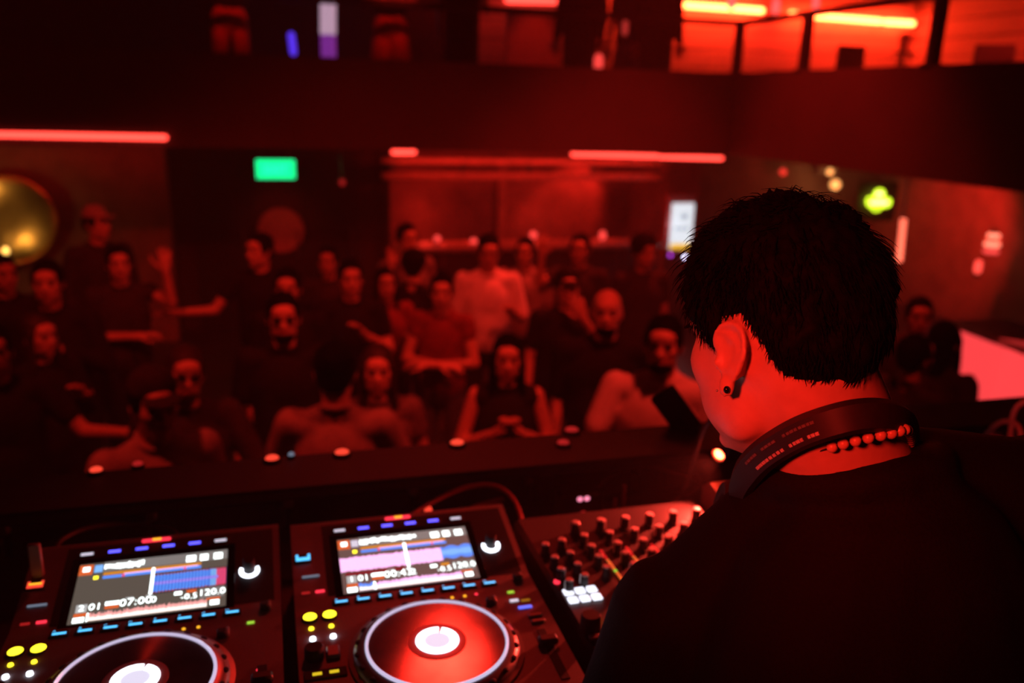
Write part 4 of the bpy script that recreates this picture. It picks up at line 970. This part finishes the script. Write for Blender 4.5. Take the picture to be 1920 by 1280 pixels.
# ---- amber corner under the side balcony
for px, py, w, r, lab in ((1556, 322, 2.2, .05, 'amber ceiling lamp nearest the fascia above the black hair'), (1566, 346, 2.0, .075, 'larger amber globe lamp just above the black hair'), (1468, 322, 1.5, .05, 'dim red-orange lamp left of the amber lamps')):
    p = on_b(px, py, 11.2); o = thing('hanging_lamp', p, YAW, lab, 'lamp', 'lamps under the side balcony'); c = (1, .42, .12) if px > 1500 else (1, .05, .03)
    MB().ell((0, 0, 0), (r, r, r)).build('globe', glow('amber_%d_%d' % (px, py), c, 1.6 if px > 1500 else .9), o); MB().tube([(0, 0, r), (0, 0, ZS - p.z)], .008).build('cord', steel, o)
    point('hanging_lamp_light', p + Vector((0, -.15, -.05)), w, c)
o = wthing('wall_box', 1550, 318, 11.5, 'pale box fixed high on the amber-lit wall', 'box'); MB().box((0, 0, .1), (.34, .14, .30), .02).build('case', mat('box_pale', (.5, .4, .36), .6), o); MB().box((0, -.08, .1), (.26, .02, .22), .006).build('lid', mat('box_lid', (.4, .32, .28), .6), o)
# ---- yellow-green neon sign
o = wthing('neon_sign', 1647, 376, 9.6, 'yellow-green neon sign in a lobed shape on a dark board', 'sign')
MB().box((.02, .06, -.02), (.62, .03, .52), .01).build('board', blackm, o)
ne = glow('neon_yellow', (.72, 1, .02), 2.6); new = glow('neon_core', (1, 1, .35), 3)
mb = MB(); mb.tube([Vector((.07 * math.cos(a), 0, .085 + .055 * math.sin(a))) for a in [2 * math.pi * i / 20 for i in range(21)]], .015, 8, False); mb.build('neon_tube', ne, o)
mb = MB(); mb.tube(bez([(-.17, 0, -.02), (-.15, 0, .035), (0, 0, .02), (.15, 0, .02), (.185, 0, -.03), (.14, 0, -.075), (0, 0, -.06), (-.12, 0, -.07), (-.17, 0, -.02)], 50), .016, 8, False); mb.build('neon_tube', ne, o)
mb = MB(); mb.tube(bez([(-.10, 0, -.075), (-.04, 0, -.125), (.03, 0, -.115), (.06, 0, -.08)], 20), .015, 8); mb.build('neon_tube', ne, o)
for x0, x1, z in ((-.1, .13, -.025), (-.03, .03, .085)): MB().cap((x0, 0, z), (x1, 0, z), .02, .02, 10).build('neon_tube', new, o)
for s in (-1, 1): MB().tube([(s * .25, .06, .22), (s * .25, .06, ZS - o.location.z)], .006).build('hanger', steel, o)
point('neon_light', on_b(1640, 378, 9.35), .25, (.75, 1, .05))
# ---- rope of red lamps, beacon, small lamps on the far right
p0, p1 = on_b(1694, 412, 8.6), on_b(1686, 488, 8.6); o = thing('rope_light', p0, 0, 'slanted ladder-like string of red lamps right of the black hair', 'light')
dd = p1 - p0; bl = MB().lathe([(0, -.006), (.034, -.006), (.038, 0), (.034, .006), (0, .006)], 16).mesh('lamp_ring'); bl.materials.append(glow('rope_red', (1, .16, .09), 3))
for i in range(17): inst(bl, 'lamp_ring', o, dd * (i / 16))
MB().tube([(0, .03, ZS - p0.z), (0, .03, .1), dd + Vector((0, .03, -.02))], .012).build('spine', steel, o)
point('rope_glow', p1 + Vector((.25, .1, .05)), 3, RED)
p = on_a(1861, 454, 8.9); o = thing('beacon_lamp', p, 0, 'stacked red beacon lamp at the right edge', 'lamp')
for i, (r, z, m_) in enumerate(((.08, .085, glow('beacon_hot', (1, .2, .12), 2.6)), (.10, .03, g_redo), (.10, -.03, MT['beacon_hot']), (.10, -.12, glow('beacon_low', (1, .07, .06), 1.3)))): MB().lathe([(0, -.022), (r * .8, -.022), (r, 0), (r * .8, .022), (0, .022)], 20, (0, 0, z)).build('lamp_ring', m_, o)
MB().tube([(0, 0, -.15), (0, 0, .18)], .02).build('core', steel, o)
p = on_a(1834, 500, 8.9); o = thing('capsule_lamp', p, 0, 'small upright red capsule lamp below the beacon', 'lamp'); MB().cap((0, 0, -.045), (0, 0, .045), .045, .045, 16).build('diffuser', glow('capsule_red', (1, .07, .05), 1.8), o); MB().lathe([(0, -.13), (.05, -.13), (.05, -.1), (0, -.1)], 16).build('foot', steel, o)
pp = on_a(1792, 430, 9.1); spot('side_wall_spot', pp + Vector((-1.0, -.9, .9)), on_a(1795, 428, 9.3), 170, 75)
# ---- glowing bar front at the right
q0, q1 = on_z(1795, 600, 1.12), on_z(1925, 648, 1.12)
dv = (q1 - q0); dv.z = 0; L = dv.length * 1.9; an = math.atan2(dv.y, dv.x)
sb_ = thing('service_bar', (q0.x, q0.y, 0), an, 'service bar with a glowing pink-red front at the right edge', 'bar')
pk = glow('bar_front_pink', (1, .06, .065), 1.05)
n_ = 3
for i in range(n_): MB().box((L / n_ * (i + .5), .02, .55), (L / n_ - .004, .03, .96), .003).build('front_panel', pk, sb_)
MB().box((L / 2, .24, 1.085), (L + .06, .56, .06), .01).build('counter_top', barw, sb_); MB().box((.02, .26, .52), (.04, .46, 1.03), .004).build('end_panel', blackm, sb_); MB().box((L / 2, .24, .035), (L, .46, .07), .004).build('plinth', blackm, sb_)
MB().box((-.07, .04, .36), (.13, .12, .20), .02).build('foot_light', pk, sb_)
fl = on_z(1835, 660, .9); area('service_bar_glow', fl + Vector((-.12, -.25, 0)), fl + Vector((-1.5, -2.2, -.2)), 5, 1.2, .7, (1, .05, .05))
# ---- balcony pieces: light tubes, chair, easel-like stand, small lamps and stand-in glows
for px, y0, y1, b, m_, r, lab in ((546, 66, 98, 9.6, glow('tube_violet', (.08, .03, .75), 1.3), .035, 'short violet light tube on the balcony'), (615, -140, 62, 9.9, glow('tube_white', (.62, .38, .52), .8), .085, 'tall white and violet light column on the balcony')):
    p0, p1 = on_b(px, y0, b), on_b(px + (4 if px < 600 else 0), y1, b); o = thing('light_tube', p1, 0, lab, 'light', 'light tubes on the balcony'); MB().cap((0, 0, 0), p0 - p1, r, r, 18).build('diffuser', m_, o); z_ = ZF - p1.z
    if px > 600: MB().cap((0, 0, -.24), (0, 0, -.02), r * .95, r * .95, 18).build('violet_end', glow('tube_purple', (.22, .03, .32), .8), o)
    MB().lathe([(0, z_), (r * 2.2, z_), (r * 2.2, z_ + .02), (r * .5, z_ + .03), (r * .5, -.05), (0, -.05)], 20).build('base', steel, o)
p = on_b(1000, 70, 11.0); o = thing('standing_screen', (p.x, p.y, ZF), YAW, 'pale standing screen behind the balcony guests', 'screen'); MB().box((0, 0, .80), (.72, .06, 1.1), .01).build('board', mat('panel_pale', (.6, .3, .26), .7), o)
for s in (-1, 1): MB().box((s * .3, 0, .125), (.06, .35, .25), .006).build('foot', steel, o)
spot('balcony_panel_light', room(rm(p).x, 10.1, 4.5), Vector((p.x, p.y, 3.4)), 22, 40)
def chair(px, py, b, label, rz):
    p = on_b(px, py, b); o = thing('lounge_chair', (p.x, p.y, ZF), YAW + rz, label, 'chair', 'chairs on the balcony')
    MB().box((0, 0, .45), (.46, .46, .07), .02).build('seat', blackm, o); MB().box((0, -.22, .78), (.46, .06, .62), .02).build('backrest', wallm, o)
    for sx in (-1, 1):
        for sy in (-1, 1): MB().tube([(sx * .2, sy * .2, 0), (sx * .2, sy * .2, .43)], .018).build('leg', steel, o)
chair(1573, 110, 10.6, 'dark chair with a square back on the side balcony', .1); chair(1855, 120, 9.3, 'dark chair at the far right of the balcony', -.6)
p = on_b(1690, 110, 10.9); o = thing('folding_stand', (p.x, p.y, ZF), YAW, 'splayed folding stand below the last orange light bar', 'stand')
for dx, dy in ((-.28, .1), (.26, .1), (0, -.28)): MB().tube([(0, 0, 1.05), (dx, dy, 0)], .022).build('leg', blackm, o)
MB().box((0, 0, 1.06), (.2, .2, .04), .01).build('top', blackm, o); MB().lathe([(0, 1.08), (.06, 1.08), (.09, 1.3), (0, 1.34)], 18).build('shade', mat('shade_pale', (.7, .4, .3), .7), o)
GS = 'small red lamps on the balcony'
for px, py, b, r, lab in ((885, 16, 9.9, .05, 'small red lamp at the top centre of the balcony'), (1122, 119, 8.8, .045, 'small red lamp low on the balcony parapet'), (1198, 56, 9.6, .04, 'round red lamp beside the corner guests'), (1172, 52, 9.8, .035, 'faint red lamp between the corner guests'), (1372, 4, 11, .05, 'pink lamp hanging at the top edge over the corner'), (1455, 12, 11, .05, 'larger pink lamp hanging at the top edge'), (1530, 4, 11, .045, 'red lamp hanging at the top edge right of the long bar')):  # top-centre and corner-guest glows stand in for a lit hand and legs
    p = on_b(px, py, b); o = thing('balcony_lamp', p, 0, lab, 'lamp', GS); MB().cap((0, 0, -.05), (0, 0, .05), r, r, 14).build('diffuser', glow('blamp_%d' % px, (1, .13, .13) if py < 30 and px > 1300 else (1, .06, .05), 1.2 if px != 1172 else .4), o)
    MB().tube([(0, 0, .05), (0, 0, .9)] if px > 1300 else [(0, 0, -.05), (0, 0, ZF - p.z)] if b > 9 else [(0, 0, -.04), (0, .12, ZT - p.z)], .008).build('stem', steel, o)

for px_ in (432, 732):
    q_ = rm(on_b(px_, 60, 8.95)); spot('balcony_spot', room(q_.x, 6.6, 5.0), room(q_.x, 8.95, 3.52), 150, 13)  # added narrow lights so the red trousers and shorts show up
# ================================================================ small things on the booth
def cable(label, pts, r, m_, group='cables behind the players'):
    P = [Vector(p) for p in pts]; o = thing('cable', P[0], 0, label, 'cable', group); Q = [p - P[0] for p in P]
    MB().tube(bez(Q, 40), r, 8).build('jacket', m_, o)
    for e, nx in ((Q[0], Q[1]), (Q[-1], Q[-2])): d = (nx - e).normalized(); MB().tube([e - d * .03, e + d * .004, e + d * .012], [r * 2.1, r * 2.1, r * 1.2], 10).build('plug', rubber, o)
cab = mat('cable_red', (.42, .10, .09), .45); cabd = mat('cable_dark', (.10, .05, .05), .5); cabp = mat('cable_pale', (.5, .4, .42), .45)
def T_(px, py, Y): return at(px, py, Y)
cable('red cable arching over the back of the middle player', [bo(-.01, .20, -.05), T_(765, 972, 1.36), T_(820, 936, 1.40), T_(880, 912, 1.42), T_(935, 913, 1.42), T_(968, 945, 1.40), T_(980, 1000, 1.36), bo(.20, .19, -.07)], .0042, cab)
cable('short red cable lying right of the screen of the middle player', [T_(868, 958, 1.42), T_(905, 945, 1.44), T_(940, 938, 1.46), bo(.12, .30, -.085)], .0042, cab)
cable('dim cable arching behind the player at the left', [T_(98, 1040, 1.22), T_(118, 1010, 1.26), T_(170, 988, 1.30), T_(240, 984, 1.32), T_(330, 1000, 1.30), O1 + W3 * .2 + Vector((0, 0, -.05))], .0038, cabd)
cable('dim cable arching over the mixer towards the lamp', [T_(1112, 930, 1.55), T_(1140, 895, 1.58), T_(1200, 874, 1.60), T_(1260, 884, 1.60), T_(1310, 912, 1.55), bo(.42, .24, -.085)], .0042, cabd)
for i, (lab, pts) in enumerate((('pale cable looped at the right end of the table', ((1838, 855), (1850, 815), (1880, 790), (1910, 800), (1915, 850))), ('upright pale cable bend at the right edge', ((1893, 850), (1896, 800), (1905, 765), (1930, 752), (1960, 770))))): cable(lab, [T_(*p, 1.62) for p in pts], .0055, cabp, 'pale cables at the right end of the table')
for i, (px, py) in enumerate(((1822, 838), (1850, 826), (1872, 842))):
    p = on_z(px, py, TB + .05); o = thing('plug_adapter', (p.x, p.y, TB), YAW + .4 * i, ('grey plug adapter leftmost of the heap by the pale cables', 'red-lit plug adapter in the middle of the heap by the pale cables', 'grey plug adapter rightmost of the heap by the pale cables')[i], 'adapter', 'adapters at the right end of the table'); MB().box((0, 0, .035), (.07, .05, .07), .008).build('case', MT['key_grey'], o); MB().box((0, 0, .0725), (.03, .02, .006), .002).build('light', g_redd, o)
# gooseneck lamp over the mixer
lampp = at(1350, 850, 1.42); base = bo(.50, .19, -.095)
o = thing('gooseneck_lamp', base, 0, 'gooseneck lamp with a glaring red-yellow tip over the mixer', 'lamp'); lp = lampp - base
MB().lathe([(0, 0), (.03, 0), (.03, .018), (.008, .024), (0, .024)], 24).build('base', blackm, o); MB().tube(bez([(0, 0, .02), (.03, .01, .12), (.06, .01, .24), lp + Vector((.07, .03, .05)), lp + Vector((.012, .01, .012))], 30), .004, 8).build('neck', blackm, o)
dl = (bo(.30, .02) - lampp).normalized(); M = Matrix.Translation(lp) @ dl.to_track_quat('Z', 'Y').to_matrix().to_4x4()
MB().lathe([(0, -.02), (.008, -.02), (.014, .0), (.014, .006), (.012, .006), (.011, 0), (0, -.002)], 20, M=M).build('shade', blackm, o); MB().ell((0, 0, .002), (.0095, .0095, .006), M=M).build('bulb', glow('gooseneck_bulb', (1, .034, .011), 80), o)
spot('gooseneck_light', lampp + dl * .02, bo(.30, .02), 20, 100, (1, .05, .03), .8, .008)
# little lights and boxes standing behind the mixer
for px, py, m_, lab in ((1085, 915, g_pink, 'small box with two pink-red lights behind the mixer'), (803, 957, g_redo, 'tiny red lamp on a stalk behind the middle player')):
    p = on_z(px, py, TB + .06); o = thing('status_box', (p.x, p.y, TB), YAW, lab, 'device', 'small lit devices behind the players')
    if px > 1000:
        MB().box((0, 0, .03), (.09, .05, .06), .006).build('case', blackm, o)
        for s, g_, zz in ((-.006, g_pink, .05), (.008, g_pink, .05), (.002, g_redd, .02)): MB().ell((s, -.026, zz), (.0055, .003, .0045)).build('light', g_, o)
    else: MB().lathe([(0, 0), (.014, 0), (.014, .008), (.003, .012), (.003, .055), (0, .055)], 14).build('stalk', blackm, o); MB().ell((0, 0, .06), (.007, .007, .009)).build('light', m_, o)
for px, py, h_, lab in ((1168, 955, .05, 'thin upright antenna behind the mixer knobs'), (1152, 962, .03, 'shorter upright antenna behind the mixer knobs')):
    p = on_z(px, py, TB + .03); o = thing('antenna', (p.x, p.y, TB), YAW, lab, 'antenna', 'antennas behind the mixer'); MB().lathe([(0, 0), (.01, 0), (.01, .02), (0, .02)], 14).build('foot', blackm, o); MB().tube([(0, 0, .02), (0, 0, .03 + h_)], .0035).build('rod', cab, o)
# upright stick drive by the left player
p = FP(-.1515, .094) ; p = O1 + U3 * p.x + W3 * p.y + Vector((0, 0, p.z)); o = thing('usb_stick', p, YAW, 'upright red-lit usb stick in the player at the left', 'usb stick'); MB().box((0, .004, .028), (.017, .007, .05), .002).build('case', mat('stick_red', (.35, .10, .09), .4), o); MB().box((0, .004, .002), (.011, .004, .006), .0008).build('plug', chrome, o)
# things along the ledge
LG = 'small lit things on the ledge of the booth'
for i, (px, py, c, w, lab) in enumerate(((180, 879, g_redo, .026, 'small red light on the ledge above the left player'), (510, 857, g_redo, .030, 'red light on the ledge left of the white one'), (546, 851, g_grey, .014, 'tiny white light on the ledge between two red ones'), (641, 846, g_redo, .032, 'brightest red light on the ledge, in the middle'), (857, 828, g_redo, .032, 'red light on the ledge below the woman holding her chest'), (1072, 804, g_redd, .034, 'dim red light on the ledge below the bald man'), (1056, 828, g_redd, .03, 'faint red light lower on the ledge by the mixer cable'), (258, 868, g_redd, .022, 'faint red light on the ledge beside the left panel seam'))):
    p = on_z(px, py, LZ + .008); o = thing('ledge_light', (p.x, p.y, LZ), YAW, lab, 'light', LG); MB().lathe([(0, 0), (w * .55, 0), (w * .55, .004), (w * .45, .006), (0, .006)], 20).build('base', blackm, o); MB().ell((0, 0, .006), (w * .42, w * .36, .006)).build('dome', g_redd if False else c, o)
# dark tablet on an arm at the ledge, in front of the man in white
p = on_z(1300, 800, LZ); o = thing('tablet_stand', (p.x, p.y, LZ), YAW, 'dark slanted tablet on a stand before the man in white tee', 'tablet')
c0 = at(1268, 772, p.y) - Vector((p.x, p.y, LZ)); M = Matrix.Rotation(-YAW, 4, 'Z') @ Matrix.Translation(c0) @ Matrix.Rotation(R_(-38), 4, 'Y')
MB().box((0, 0, 0), (.058, .014, .112), .004, M).build('case', rubber, o); MB().box((0, .0075, 0), (.050, .001, .100), .0003, M).build('glass', glassb, o); MB().tube([(0, 0, 0), Matrix.Rotation(-YAW, 3, 'Z') @ c0], .008).build('arm', blackm, o)
# ================================================================ haze
hz = bpy.data.materials.new('haze'); hz.use_nodes = True; nt = hz.node_tree; nt.nodes.clear()
o_ = nt.nodes.new('ShaderNodeOutputMaterial'); v_ = nt.nodes.new('ShaderNodeVolumeScatter'); v_.inputs['Density'].default_value = HAZE; v_.inputs['Anisotropy'].default_value = .25; v_.inputs['Color'].default_value = (1, .9, .9, 1)
nt.links.new(v_.outputs[0], o_.inputs['Volume'])
MT['haze'] = hz
h = MB().box((.5, 4.3, 3.1), (18.6, 16.6, 6.1)).build('haze', hz, None, (0, 0, 0), YAW); tag(h, 'thin red-lit club haze filling the hall', 'haze', kind='stuff')
bpy.data.scenes.remove(SCR)
